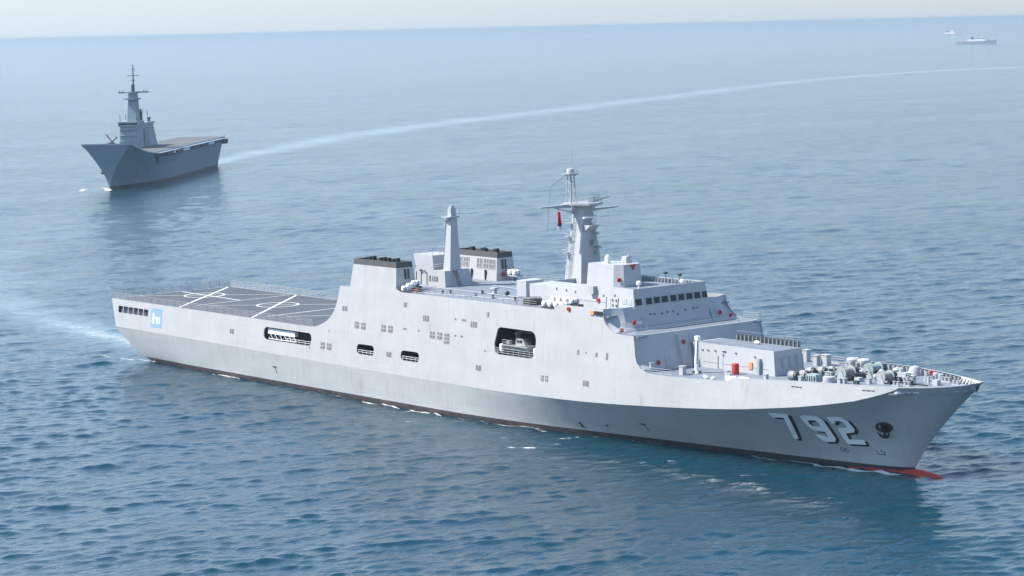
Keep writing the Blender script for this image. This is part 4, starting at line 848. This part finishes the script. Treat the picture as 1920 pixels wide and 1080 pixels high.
# lifebuoys
def buoy():
    t = thing('lifebuoy', 'x', 'lifebuoy', group='red lifebuoys hung about the ship')
    mb = MB(); n, k = 18, 8; vs = [(.14*math.cos(2*math.pi*j/k), (.36+.14*math.sin(2*math.pi*j/k))*math.cos(2*math.pi*i/n), (.36+.14*math.sin(2*math.pi*j/k))*math.sin(2*math.pi*i/n)) for i in range(n) for j in range(k)]
    mb.add(vs, [(i*k+j, i*k+(j+1) % k, ((i+1) % n)*k+(j+1) % k, ((i+1) % n)*k+j) for i in range(n) for j in range(k)]); mb.build('ring', 'lred', t, 60)
    mb = MB(); mb.box(-.12, -.1, -.4, .4, -.42, .42); mb.build('backing_board', 'lred', t); return t
b0 = buoy()
sy = lambda z: -(14-.1*(z-11.67))
BU = [((139.5, sy(20.0)-.16, 20.0), -90, 'red lifebuoy on the white ship side just forward of the raft canisters'), ((140.5, by(21.0)*-1-.16, 21.0), -90, 'red lifebuoy on the sunlit bridge side wall below the vent trunk'),
      ((139.3, -2.45, 23.6), -33, 'red lifebuoy on the slanted corner of the house under the mast'), ((fx(18.3)+.25, -9.0, 18.3), 0, 'red lifebuoy on the shaded bridge front at its near lower corner'),
      ((150.9, -12.5, 17.5), -20, 'red lifebuoy low on the curved cut of the ship side before the bridge'), ((lx(15.4)+.2, -4.4, 15.4), 0, 'red lifebuoy high on the lower front wall behind the crane post'),
      ((lx(12.9)+.2, -10.3, 12.9), 0, 'red lifebuoy low on the lower front wall above a pale deck box'), ((fx(18.2)+.2, 9.4, 18.2), 0, 'red lifebuoy on the shaded bridge front towards its far side'),
      ((fx(17.6)+.25, 11.4, 17.6), 0, 'red lifebuoy at the far foot of the bridge front, lowest on that side'), ((94.75, 10.3, 20.6), 0, 'red lifebuoy on the front wall of the far funnel'),
      ((99.6, -12.7, 20.0), -90, 'red lifebuoy on the deck rail just forward of the near funnel'), ((194.0, 8.55, 12.9), -60, 'orange red lifebuoy inside the bulwark near the tip of the bow')]
for i, (p_, a_, l_) in enumerate(BU):
    o = b0 if i == 0 else copy_tree(b0); o['label'] = l_; pose(o, p_, R(a_)); o.scale = (.72, .72, .72)
mb = MB(); mb.lathe([(.5, 0), (.55, .12), (.55, 1.5), (.5, 1.62), (.1, 1.66)], n=16); t = thing('red_drum', 'glossy red upright drum standing on the foredeck beside the deckhouse', 'drum', (167.9, -5.2, 11.63)); mb.build('body', 'lred', t, 40)
mb = MB()
for z in (.4, .85, 1.3): mb.lathe([(.575, z-.03), (.575, z+.03)], n=16)
mb.build('hoop', 'lred', t)
mb = MB(); mb.box(-.35, .35, -.12, 0, 0, 1.0); o = mb.build('fire_box', 'orange'); tag(o, 'faded orange fire hose box on the pale wall of the forward deckhouse', 'hose box'); o.location = (168.9, -3.0, 12.3)
# launch in the boat bay
B_ = thing('patrol_launch', 'grey patrol launch with a small cabin and mast stowed in the open side bay', 'launch', (126.1, -11.9, 11.75))
def launch():
    xs = np.linspace(-3.6, 3.7, 13); mb = MB(); vs = []
    for x in xs:
        u = (x+3.6)/7.3; b = 1.2*(1-max(0, (u-.45)/.55)**2.4)+.02; zk_ = .1+.5*max(0, (u-.6)/.4)**2; zg = 1.15+.35*u*u
        vs += [(x, 0, zk_), (x, -b*.8, zk_+.4), (x, -b, zg), (x, -b+.1, zg+.02), (x, b-.1, zg+.02), (x, b, zg), (x, b*.8, zk_+.4)]
    n = 7; mb.add(vs, [(i*n+k, i*n+(k+1) % n, (i+1)*n+(k+1) % n, (i+1)*n+k) for i in range(12) for k in range(n)]+[tuple(range(6, -1, -1))]); mb.build('hull', 'steel', B_, 30)
    mb = MB(); mb.box(-3.6, 3.0, -1.3, -1.15, 1.1, 1.3); mb.box(-3.6, 3.0, 1.15, 1.3, 1.1, 1.3); mb.build('fender_strake', 'drum', B_)
    mb = MB(); mb.hexa([(-.4, -.85, 1.25), (1.9, -.75, 1.35), (1.9, .75, 1.35), (-.4, .85, 1.25)], [(-.3, -.7, 2.4), (1.1, -.62, 2.4), (1.1, .62, 2.4), (-.3, .7, 2.4)]); cb = mb.build('cabin', 'drum', B_)
    for x0, x1 in ((-.15, .35), (.5, 1.1)):
        mb = MB(); mb.add([(x0, -.83, 1.8), (x1, -.8, 1.8), (x1-.1, -.74, 2.2), (x0, -.76, 2.2)], [(0, 1, 2, 3)]); mb.build('window', 'glass', cb)
    mb = MB(); mb.tube([(-.9, -.4, 1.2), (-.7, -.3, 3.3)], .1, 6); mb.tube([(-.9, .4, 1.2), (-.7, .3, 3.3)], .1, 6); mb.box(-.9, -.5, -.5, .5, 3.0, 3.3); mb.tube([(-.5, 0, 3.3), (.3, 0, 3.7)], .08, 5); mb.build('mast', 'drum', B_)
    mb = MB()
    for i in range(5): mb.tube([(-3.5+i*.6, -1.1, 1.25), (-3.5+i*.6, -1.1, 2.0)], .04, 4)
    for z in (1.6, 2.0): mb.tube([(-3.5, -1.1, z), (-1.1, -1.1, z)], .04, 4)
    mb.box(-3.2, -2.4, -.6, .6, 1.2, 1.8); mb.build('stern_rail', 'drum', B_)
launch()
for x, l in ((122.5, 'white cylindrical fender at the stern end of the boat bay'), (131.0, 'white round fender at the bow end of the boat bay')):
    mb = MB(); mb.lathe([(.1, -.7), (.38, -.6), (.42, 0), (.38, .6), (.1, .7)], n=14); o = mb.build('fender', 'white', None, 40); tag(o, l, 'fender', 'white fenders in the boat bay'); o.location = (x, -13.0, 12.4)
G_ = thing('gangway', 'long white covered gangway stowed in the slot under the flight deck', 'gangway', (60, -13.2, 8.2))
mb = MB(); mb.box(-4.3, 4.3, -.5, .3, 1.0, 1.95); mb.build('cover', 'white', G_)
mb = MB()
for k in range(6): x = -4.2+k*1.5; mb.tube([(x, -.45, .05), (x+.7, -.45, .95), (x+1.4, -.45, .05)], .07, 4)
mb.tube([(-4.3, -.45, .08), (4.6, -.45, .08)], .07, 4); mb.build('truss', 'white', G_)
# ensign hanging from the yard
FL = thing('flag', 'red white and blue ensign hanging limp from the near yardarm of the main mast', 'flag', (127.4, -4.6, 34.2))
def flagpiece(z0, z1, m, nm):
    mb = MB(); n, r_ = 9, 8; vs = []
    for j in range(r_+1):
        z = z0+(z1-z0)*j/r_
        for i in range(n): u = i/(n-1)-.5; vs.append((.28*math.sin(u*9+z*.7), u*(.75+.12*math.sin(z*2.1))+.1*z*-.35, z))
    fs = [(j*n+i, j*n+i+1, j*n+n+i+1, j*n+n+i) for j in range(r_) for i in range(n-1)]
    mb.add(vs, fs); mb.build(nm, m, FL, 60)
flagpiece(-.2, -2.1, 'flagred', 'red_stripe'); flagpiece(-2.1, -2.5, 'flagblue', 'blue_stripe'); flagpiece(-2.5, -3.1, 'flagwhite', 'white_stripe')
mb = MB(); mb.tube([(0, 0, .3), (0, 0, 0), (0, .1, -3.0)], .03, 4); mb.build('halyard', 'flagred', FL)
mb = MB(); mb.tube([(127.6, -7.2, 31.0), (127.0, -6.2, 35.4), (126.5, -5.4, 38.0), (127, -2.4, 39.9)], .03, 4); part(mb, 'stay_wire', 'dark', MM)
# ------------------------------------------------------------------ aircraft carrier beyond
hd = R(-44.6)
CV = thing('aircraft_carrier', 'blue grey aircraft carrier with ski jump bow and tall island, steaming towards the camera', 'aircraft carrier', (-589.9, 377.6, 0), hd)
cW = pchip([0, 20, 60, 120, 150, 168, 176.7], [8.5, 10.5, 11, 10.3, 6.0, 1.9, 0.0]); cD = pchip([0, 10, 150, 165, 180], [11.2, 11.8, 11.9, 11.4, 10.3])
def cT(x): return 13.4+(5.6*((x-143)/37)**1.6 if x > 143 else 0)
def cpt(u, t, sg=-1):                     # u 0..1 stern to bow, t 0 waterline .. 1 deck edge; sg 1 = starboard
    xd = -2+182*u; xw = 3+173.7*u; k = t**1.3; x = xw+(xd-xw)*k
    z = cT(xd)*t; e = 1+.5*max(0, (u-.6)/.4); y = float(cW(xw))+(float(cD(xd))-float(cW(xw)))*t**e
    return (x, -sg*y, z)
mb = MB(); U = np.concatenate([np.linspace(0, .7, 16), np.linspace(.72, 1, 26)]); T = [0, .07, .15, .3, .45, .6, .72, .82, .91, 1]; n = len(T)
for sg in (1, -1):
    vs = [(cpt(0, 0)[0], 0, -3)]*0+[cpt(u, t, sg) for u in U for t in T]
    fs = [(i*n+k, (i+1)*n+k, (i+1)*n+k+1, i*n+k+1) for i in range(len(U)-1) for k in range(n-1)]
    o = len(mb.v); mb.add(vs, [f for f in fs if f[0] % n], 0); mb.f += [tuple(o+j for j in f) for f in fs if f[0] % n == 0]; mb.m += [1]*(len(U)-1)
for u in (0, 1):
    for k in range(n-1): a, b = cpt(u, T[k], 1), cpt(u, T[k+1], 1); mb.add([a, b, (b[0], -b[1], b[2]), (a[0], -a[1], a[2])], [(0, 1, 2, 3)])
CH = mb.build('hull', ['carr', 'boot'], CV, 35)
mb = MB(); xs = list(np.linspace(-3, 143, 12))+list(np.linspace(145, 180.3, 22)); vs = []
for x in xs: h = float(cD(x))+.15; z = cT(x)+.02; vs += [(x, -h, z+.25), (x, h, z+.25), (x, h, z-.3), (x, -h, z-.3)]
n4 = len(xs); mb.add(vs, [(4*i, 4*i+1, 4*i+5, 4*i+4) for i in range(n4-1)], 0); mb.add(vs, [(4*i+k, 4*i+(k+1) % 4, 4*i+4+(k+1) % 4, 4*i+4+k) for i in range(n4-1) for k in (1, 2, 3)]+[(0, 1, 2, 3), (4*n4-1, 4*n4-2, 4*n4-3, 4*n4-4)], 1)
CF = mb.build('flight_deck', ['cdeck', 'carr2'], CV)
mb = MB(); mb.hexa([(18, 11.4, 11.2), (140, 11.4, 11.2), (140, 11.8, 11.2), (18, 11.8, 11.2)], [(10, 11.4, 13.3), (146, 11.4, 13.3), (143, 14.6, 13.3), (12, 14.6, 13.3)]); SPN = mb.build('port_gallery', 'carr', CV)
for x0, x1, m in ((16, 30, 'cdark'), (33, 44, 'num'), (47, 62, 'cdark'), (66, 80, 'cdark'), (86, 98, 'num'), (101, 112, 'cdark'), (114, 117, 'num'), (121, 130, 'cdark')):
    mb = MB(); mb.box(x0, x1, 12.2, 14.2, 11.9, 12.9); mb.build('gallery_opening' if m == 'cdark' else 'boat_cover', m, SPN)
mb = MB(); mb.hexa([(100, 11.0, 8.2), (135, 10, 8.2), (135, 11.2, 8.2), (100, 11.9, 8.2)], [(97, 11.4, 11.2), (140, 11.3, 11.2), (140, 12.4, 11.2), (97, 12.8, 11.2)]); mb.build('sponson', 'carr', CV)
mb = MB(); mb.box(-6, 1, 7.5, 12.5, 10.2, 12.4); mb.box(-5, -3, 8.5, 10, 12.4, 13.6); mb.tube([(-5.5, 11, 12.4), (-5.5, 11, 14.5)], .1, 4); mb.build('stern_sponson', 'cdark', CV)
mb = MB(); mb.hexa([(69.5, -13.1, 13.4), (107, -12.8, 13.4), (107, -4.7, 13.4), (69.5, -4.6, 13.4)], [(73, -12.8, 23.6), (106, -12.8, 23.6), (106, -5.0, 23.6), (73, -5.6, 23.6)]); IS = mb.build('island', 'carr2', CV)
mb = MB(); mb.box(95, 107, -13.4, -4.2, 23.6, 25.8); mb.box(71.5, 95, -12.9, -5.2, 23.6, 24.6); mb.build('bridge', 'carr2', IS)
mb = MB(); mb.box(106.98, 107.06, -13, -4.6, 24.3, 25.1); mb.build('window_band', 'glass', IS)
for z in (16.5, 19.2, 22): 
    mb = MB(); mb.box(106.2, 107.2, -12.9, -4.8, z, z+.25); mb.build('ledge', 'carr', IS)
mb = MB(); mb.hexa([(85, -5.2, 13.5), (94, -5.2, 13.5), (94, -4.4, 13.5), (85, -4.4, 13.5)], [(86, -5.6, 22), (93, -5.6, 22), (93, -4.7, 22), (86, -4.7, 22)]); mb.build('uptake', 'carr', IS)
mb = MB(); mb.hexa([(99, -9.4, 25.8), (105.5, -9.4, 25.8), (105.5, -5.0, 25.8), (99, -5.0, 25.8)], [(101, -8.7, 38.6), (104.5, -8.7, 38.6), (104.5, -5.3, 38.6), (101, -5.3, 38.6)]); CM = mb.build('mast', 'carr2', IS)
mb = MB(); mb.prism([(99, -10.5), (103, -11.9), (106.5, -10), (106.5, -5.5), (103, -3.4), (99, -5)], 35.4, 36.0); mb.prism([(100, -9.5), (105, -10.3), (106, -8), (106, -6), (104, -4.7), (100, -5.2)], 38.3, 38.8); mb.build('mast_platform', 'carr', CM)
mb = MB(); mb.tube([(103, -13.6, 38.6), (103, .3, 38.8)], .35, 6)
for y in (-13, -11.5, -2, -.8): mb.tube([(103, y, 38.6), (103, y, 39.8)], .15, 4)
mb.build('yardarm', 'cdark', CM)
mb = MB(); mb.tube([(103, -6.9, 38.6), (103, -6.9, 42.2)], .8, 8); mb.tube([(103, -6.7, 42), (103, -6.5, 51)], [.35, .2], 6); mb.tube([(103, -9.4, 46.1), (103, -3.8, 46.2)], .16, 4); mb.tube([(103, -7.6, 49), (103, -5.6, 49)], .14, 4); mb.tube([(103, -7.8, 44), (103, -5.6, 44)], .14, 4)
mb.build('pole_mast', 'cdark', CM)
for x, y, h in ((97, -5.6, 30.5), (94, -5.8, 29.5), (78, -6.2, 26.2)):
    mb = MB(); mb.tube([(x, y, 23.6), (x, y, h)], .55, 8); mb.box(x-.6, x+.6, y-.9, y+.9, h, h+.4); mb.build('exhaust_pipe', 'cdark', IS)
for x, y, h in ((105, -12.8, 29), (106, -5, 28), (96, -12.5, 28.5), (84, -5.4, 30), (75, -12, 27)):
    mb = MB(); mb.tube([(x, y, 24.5), (x, y, h)], .14, 4); mb.build('aerial', 'cdark', IS)
for x in (98, 101.5, 104.5): pass
mb = MB(); mb.tube([(118, -13.5, 13.4), (118, -13.5, 17.5)], .7, 8); mb.tube([(118, -13.5, 17.3), (116, -16.5, 20.5)], .35, 6); mb.tube([(118, -13.5, 17.4), (118, -11, 19.5)], .35, 6); mb.box(117, 119, -15.2, -12.4, 15, 17); mb.build('deck_crane', 'cdark', CV)
def ct(u, v):                            # lettering on the port bow flare, in metres along / above
    x, z = 152+u, 4.2+v; lo, hi = 0., 1.
    for _ in range(40):
        m = (lo+hi)/2; q = cpt(m, min(1, z/cT(-2+182*m)))
        if q[0] < x: lo = m
        else: hi = m
    return (q[0]+.02, q[1]+.12, z)
text_mesh('911', 'hull_number', 5.6, 'carr2', CH, lambda u, v: ct(-u, v), .05)
mb = MB(); mb.tube([(171, -2.9, 8.2), (171.3, -4.6, 6.6)], .5, 6); mb.tube([(170, -4.4, 6.4), (172.4, -4.2, 6.6)], .45, 6); mb.build('anchor', 'cdark', CH)
# ------------------------------------------------------------------ two patrol ships far off
def far_ship(loc, rz, L, label, seed, bulky):
    r = thing('patrol_ship', label, 'patrol ship', loc, rz, 'small warships near the horizon'); b = L*.065; h = L*.058
    mb = MB(); st = [(-.5, .8, 1), (-.2, 1, 1), (.2, .95, 1.02), (.38, .55, 1.15), (.47, .2, 1.3), (.5, .02, 1.36)]; vs = []
    for u, k, hh in st: vs += [(u*L-.02*L*(u > .3), -b*k*.75, 0), (u*L, -b*k, h*hh), (u*L, b*k, h*hh), (u*L-.02*L*(u > .3), b*k*.75, 0)]
    n = len(st); mb.add(vs, [(4*i+k, 4*i+4+k, 4*i+5+k, 4*i+1+k) for i in range(n-1) for k in range(3)]+[(0, 1, 2, 3)]); mb.build('hull', 'fhull', r)
    k = 1.3 if bulky else 1.
    mb = MB(); mb.hexa([(-.22*L, -b*.8, h), (.24*L, -b*.8, h), (.24*L, b*.8, h), (-.22*L, b*.8, h)], [(-.2*L, -b*.7, h*1.75), (.2*L, -b*.7, h*1.75), (.2*L, b*.7, h*1.75), (-.2*L, b*.7, h*1.75)])
    mb.hexa([(.02*L, -b*.7, h*1.75), (.19*L, -b*.7, h*1.75), (.19*L, b*.7, h*1.75), (.02*L, b*.7, h*1.75)], [(.03*L, -b*.6, h*2.5*k), (.15*L, -b*.6, h*2.5*k), (.15*L, b*.6, h*2.5*k), (.03*L, b*.6, h*2.5*k)]); S_ = mb.build('superstructure', 'fhull', r)
    mb = MB(); mb.box(.02*L, .175*L, -b*.72, b*.72, h*2.05, h*2.25); mb.build('window_band', 'cdark', S_)
    mb = MB(); mb.hexa([(-.14*L, -b*.35, h*1.7), (-.05*L, -b*.35, h*1.7), (-.05*L, b*.35, h*1.7), (-.14*L, b*.35, h*1.7)], [(-.14*L, -b*.25, h*2.5), (-.07*L, -b*.25, h*2.5), (-.07*L, b*.25, h*2.5), (-.14*L, b*.25, h*2.5)]); mb.build('funnel', 'cdark', r)
    mb = MB(); mb.tube([(.05*L, 0, h*2.2), (.045*L, 0, h*4.2)], [L*.012, L*.004], 6); mb.tube([(.05*L, -b*.7, h*3.4), (.05*L, b*.7, h*3.4)], L*.004, 4); mb.tube([(-.1*L, 0, h*2.4), (-.1*L, 0, h*3.3)], L*.008, 5); mb.build('mast', 'carr', r)
    mb = MB(); mb.lathe([(.02*L, h*1.1), (.02*L, h*1.5), (.01*L, h*1.6)], (.3*L, 0, 0), n=10); mb.tube([(.3*L, 0, h*1.4), (.38*L, 0, h*1.55)], L*.004, 5); mb.build('deck_gun', 'carr', r)
M['fhull'] = mat('pale patrol ship paint', (.62, .63, .63), .5, var=.04, scale=.2)
im = math.atan2(rt.y, rt.x)
far_ship((-3355, 4300, 0), im-R(24), 99, 'pale patrol ship near the horizon, the larger and nearer one trailing a white wake', 1, False)
far_ship((-5298, 6500, 0), im-R(38), 96, 'small pale patrol ship at the horizon, the farther one of the two', 2, True)
# ------------------------------------------------------------------ sea
def polydist(px, py, pts, ws):
    """distance to a polyline over its (interpolated) half width; also the fraction along"""
    best = np.full(px.shape, 1e9); fr = np.zeros(px.shape); N = len(pts)-1
    for i in range(N):
        (ax, ay), (bx, by) = pts[i], pts[i+1]; dx, dy = bx-ax, by-ay
        t = np.clip(((px-ax)*dx+(py-ay)*dy)/(dx*dx+dy*dy), 0, 1); w_ = ws[i]+(ws[i+1]-ws[i])*t
        d = np.hypot(px-ax-dx*t, py-ay-dy*t)/w_; k = d < best; best = np.where(k, d, best); fr = np.where(k, (i+t)/N, fr)
    return best, fr
def build_sea():
    cx, cy = CAM.x, CAM.y
    an = np.concatenate([YAW+np.linspace(-R(18), R(18), 1000), YAW+R(18)+np.linspace(0, 2*math.pi-R(36), 50)[1:-1]])
    rr = [3., 60, 110, 150, 175]
    while rr[-1] < 5200: rr.append(rr[-1]+max(.5, (rr[-1]/560)**1.5*.85))
    while rr[-1] < 150000: rr.append(rr[-1]*1.035)
    rr = np.array(rr); A, RR_ = np.meshgrid(an, rr); X = cx+RR_*np.cos(A); Y = cy+RR_*np.sin(A); n, m = X.shape
    dr = np.gradient(rr)[:, None]*np.ones_like(X); da = np.gradient(an); da[-49:] = .12; da[999] = .12; dt = RR_*np.abs(da)[None, :]; cell = np.maximum(dr, dt)
    Z = np.zeros_like(X); DX = np.zeros_like(X); DY = np.zeros_like(X); g = np.random.default_rng(5); wd = YAW+math.pi+R(14)
    lod = np.zeros_like(X)
    for i in range(96):
        lam = 1.4*(19./1.4)**(g.random()**1.5); th = wd+g.normal(0, R(24)); k = 2*math.pi/lam; s = .0235 if lam < 4.5 else .0145 if lam < 8 else .0085; a = s/k
        fade = np.clip((lam/(2.2*cell))-1, 0, 1)
        ph = k*(X*math.cos(th)+Y*math.sin(th))+g.random()*6.283; Z += a*fade*np.cos(ph); lod += (1-fade)/96; sn = a*fade*np.sin(ph); DX -= sn*math.cos(th); DY -= sn*math.sin(th)
    Z = Z+1.2*np.maximum(Z, 0)**2
    gust = np.zeros_like(X)
    for i in range(14):
        lam = 60*(420/60)**g.random(); th = g.random()*6.283; gust += np.cos(2*math.pi/lam*(X*math.cos(th)+Y*math.sin(th))+g.random()*6.28)
    Z *= (1+.06*np.clip(gust, -3, 3))
    # foam and aerated water: wakes, streaks along the hull, a few breaking crests
    foam = np.zeros_like(X); wake = np.zeros_like(X)
    def add(arr, pts, ws, s0, s1, p=2.):
        d, f = polydist(X, Y, pts, ws); np.maximum(arr, np.exp(-d**p)*(s0+(s1-s0)*f), out=arr)
    W1 = [(-585, 380), (-620, 412), (-664, 460), (-772, 592), (-826, 672), (-900, 793), (-955, 897), (-1016, 1003), (-1154, 1239), (-1273, 1439), (-1368, 1614), (-1443, 1779), (-1505, 1989), (-1510, 2150), (-1480, 2400)]
    add(wake, W1, [8, 11, 15, 23, 27, 29, 31, 31, 31, 31, 30, 30, 30, 30, 30], .8, .75)
    add(foam, W1[:9], [4, 6, 9, 13, 15, 16, 16, 16, 15], .34, .3)
    W2 = [(6, 0), (-25, 1), (-75, 8), (-133, 28), (-210, 68), (-330, 150)]
    add(wake, W2, [9, 10, 12, 14, 17, 20], .85, .35); add(foam, W2[:4], [5, 6, 7, 6], .62, .25)
    hullx = lambda x: -float(bW(min(198, max(14, x))))
    for x0, x1, y0, w_, s in ((37, 47, -.5, .5, .82), (86, 97, -.7, .6, .82), (99.5, 108.5, -.6, .5, .85), (70, 84, -.5, .4, .55), (112, 120, -.5, .4, .6), (121, 133, -.5, .4, .8), (135, 160, -.7, .45, .5), (172, 186, -.9, .5, .8), (183.5, 190.5, -1.3, .6, .95), (189, 197.4, -1.6, .75, 1.2)):
        q = [(x0+(x1-x0)*k/6, hullx(x0+(x1-x0)*k/6)+y0-.35*math.sin(k*1.3)) for k in range(7)]; add(foam, q, [w_*(.3+.7*math.sin(.3+k/6*2.6)) for k in range(7)], s, s)
    add(foam, [(-18, -17.5), (-6, -16.5), (4, -14.8), (14, -13.0)], [.3, .4, .45, .35], .5, .85)
    add(wake, [(2, -14), (60, -17), (130, -17)], [5, 5, 4], .25, .2)
    for i in range(16):
        x = g.uniform(70, 190); y = -g.uniform(3, 15)-11.5+max(0, x-120)*.13; L = g.uniform(.5, 2.2); th = YAW+math.pi/2+g.normal(0, .2)
        add(foam, [(x-L*math.cos(th), y-L*math.sin(th)), (x+L*math.cos(th), y+L*math.sin(th))], [.22, .32], g.uniform(.3, .7), g.uniform(.4, .85))
    add(foam, [(140.2, -27.2), (143.8, -24.3)], [.22, .36], .75, .9)
    for b_, l_, w_ in (((-3355, 4300), 46, 9), ((-5298, 6500), 40, 9)):
        u = np.array([rt.x, rt.y])/math.hypot(rt.x, rt.y); p0 = np.array(b_)-u*l_
        add(foam, [tuple(p0+u*60), tuple(p0), tuple(p0-u*120), tuple(p0-u*320)], [13, 14, 13, 10], 1.5, .6); add(wake, [tuple(p0), tuple(p0-u*900)], [12, 14], .6, .15)
    add(foam, [(-461, 251), (-470, 256), (-478, 258)], [1.6, 2.5, 2.], 1.1, .6); add(foam, [(-470, 243), (-480, 252)], [1.6, 2.], .9, .5)
    Z *= 1-.55*np.clip(wake, 0, 1)
    Z[0, :] = 0
    me = bpy.data.meshes.new('sea'); calm = 1-.55*np.clip(wake, 0, 1); co_ = np.stack([X+1.1*DX*calm, Y+1.1*DY*calm, Z], -1).reshape(-1, 3)
    i, j = np.meshgrid(np.arange(n-1), np.arange(m), indexing='ij'); j2 = (j+1) % m
    q = np.stack([i*m+j, i*m+j2, (i+1)*m+j2, (i+1)*m+j], -1).reshape(-1, 4)[:, ::-1]
    nv, nf = n*m, len(q); cen = np.array([[cx, cy, 0.]]); tri = np.stack([np.full(m, nv), np.arange(m), (np.arange(m)+1) % m], -1)
    me.vertices.add(nv+1); me.vertices.foreach_set('co', np.concatenate([co_, cen]).astype(np.float32).ravel())
    me.loops.add(nf*4+m*3); me.loops.foreach_set('vertex_index', np.concatenate([q.ravel(), tri.ravel()]).astype(np.int32))
    me.polygons.add(nf+m); me.polygons.foreach_set('loop_start', np.concatenate([np.arange(nf)*4, nf*4+np.arange(m)*3]).astype(np.int32))
    me.polygons.foreach_set('use_smooth', np.ones(nf+m, dtype=bool)); me.update(calc_edges=True); me.validate()
    for nm, ar in (('foam', foam), ('wake', wake), ('chop', lod)):
        at = me.attributes.new(nm, 'FLOAT', 'POINT'); at.data.foreach_set('value', np.concatenate([ar.ravel(), [0]]).astype(np.float32))
    if me.polygons[0].normal.z < 0: me.flip_normals()
    o = bpy.data.objects.new('sea', me); C.objects.link(o); tag(o, kind='structure'); return o
SEA = build_sea()
def sea_material():
    m = bpy.data.materials.new('sea water'); m.use_nodes = True; n = m.node_tree.nodes; l = m.node_tree.links; b = n['Principled BSDF']
    geo = n.new('ShaderNodeNewGeometry')
    def attr(nm): a = n.new('ShaderNodeAttribute'); a.attribute_name = nm; return a.outputs['Fac']
    def noise(sc_, det, rough=.55, vec=None, stretch=None, dist=0.):
        t = n.new('ShaderNodeTexNoise'); t.inputs['Scale'].default_value = sc_; t.inputs['Detail'].default_value = det; t.inputs['Roughness'].default_value = rough; t.inputs['Distortion'].default_value = dist
        v = geo.outputs['Position']
        if stretch:
            mp = n.new('ShaderNodeMapping'); mp.inputs['Rotation'].default_value = (0, 0, stretch[0]); mp.inputs['Scale'].default_value = (stretch[1], stretch[2], 1); l.new(v, mp.inputs[0]); v = mp.outputs[0]
        l.new(v, t.inputs['Vector']); return t.outputs[0]
    def math_(op, a, c=None, clamp=False):
        q = n.new('ShaderNodeMath'); q.operation = op; q.use_clamp = clamp
        for i, v in enumerate((a, c)):
            if v is None: continue
            if isinstance(v, (int, float)): q.inputs[i].default_value = v
            else: l.new(v, q.inputs[i])
        return q.outputs[0]
    def mix(f, a, c):
        q = n.new('ShaderNodeMix'); q.data_type = 'RGBA'
        l.new(f, q.inputs[0]) if not isinstance(f, (int, float)) else None
        for i, v in ((6, a), (7, c)):
            if isinstance(v, tuple): q.inputs[i].default_value = (*v, 1)
            else: l.new(v, q.inputs[i])
        return q.outputs[2]
    wk = attr('wake'); fm = attr('foam')
    big = noise(.012, 3)
    col = mix(math_('MULTIPLY', big, 1., True), (.001, .026, .047), (.002, .035, .058))
    wn = math_('ADD', math_('MULTIPLY', noise(.022, 5, .65), .6), math_('MULTIPLY', noise(.16, 5, .7, stretch=(-YAW, .45, 1.2)), .6))
    wf = math_('MULTIPLY', math_('ADD', math_('MULTIPLY', wk, 1.25), math_('MULTIPLY', math_('SUBTRACT', wn, .70), 2.6)), math_('MULTIPLY', wk, 1.1), True)
    col = mix(wf, col, (.21, .31, .36))
    # foam breaks up into lace
    f1 = noise(1.1, 6, .7, dist=.6); f2 = noise(.22, 4, .6)
    fl = math_('ADD', math_('MULTIPLY', f1, .9), math_('MULTIPLY', f2, .45))
    ff = math_('MULTIPLY', math_('SUBTRACT', math_('ADD', fm, math_('MULTIPLY', fl, .9)), 1.02), 2.3, True)
    ff = math_('MULTIPLY', ff, math_('GREATER_THAN', fm, .03))
    col = mix(ff, col, (.78, .80, .80)); l.new(col, b.inputs['Base Color'])
    l.new(math_('ADD', math_('MULTIPLY', ff, .5), .07), b.inputs['Roughness']); b.inputs['IOR'].default_value = 1.333; b.subsurface_method = 'BURLEY'; b.inputs['Subsurface Weight'].default_value = 1.0; b.inputs['Subsurface Radius'].default_value = (.5, 1., 1.); b.inputs['Subsurface Scale'].default_value = 14.0
    l.new(math_('SUBTRACT', .5, math_('MULTIPLY', ff, .4)), b.inputs['Specular IOR Level'])
    l.new(math_('SUBTRACT', 1.0, math_('ADD', ff, wf), True), b.inputs['Subsurface Weight'])
    h = math_('ADD', math_('MULTIPLY', noise(.55, 4, .6, stretch=(-YAW+.15, 2.1, .62)), 1.0), math_('MULTIPLY', noise(1.9, 3, .6, stretch=(-YAW+.1, 1.6, .8)), .25))
    bp = n.new('ShaderNodeBump'); bp.inputs['Strength'].default_value = 1.0; bp.inputs['Distance'].default_value = .17; gu = math_('MAXIMUM', math_('ADD', math_('ADD', -.55, math_('MULTIPLY', noise(.0075, 4, .6, stretch=(-YAW+.2, 1.6, .6)), 1.2)), math_('MULTIPLY', noise(.085, 5, .6, stretch=(-YAW+.12, 1.25, .5)), 2.0)), .3); l.new(math_('MULTIPLY', gu, math_('ADD', .17, math_('MULTIPLY', attr('chop'), .17))), bp.inputs['Distance'])
    l.new(h, bp.inputs['Height']); l.new(bp.outputs[0], b.inputs['Normal']); return m
SEA.data.materials.append(sea_material())
# ------------------------------------------------------------------ haze
mb = MB(); mb.box(-170000, 170000, -170000, 170000, -6, 67.5)
hz = bpy.data.materials.new('sea haze'); hz.use_nodes = True; hn = hz.node_tree.nodes; hl = hz.node_tree.links; hn.remove(hn['Principled BSDF'])
pv = hn.new('ShaderNodeVolumePrincipled'); pv.inputs['Color'].default_value = (.575, .69, .77, 1); pv.inputs['Density'].default_value = .000075; pv.inputs['Anisotropy'].default_value = 0.35
hl.new(pv.outputs[0], hn['Material Output'].inputs['Volume'])
HZ = mb.build('haze', hz); tag(HZ, kind='stuff')
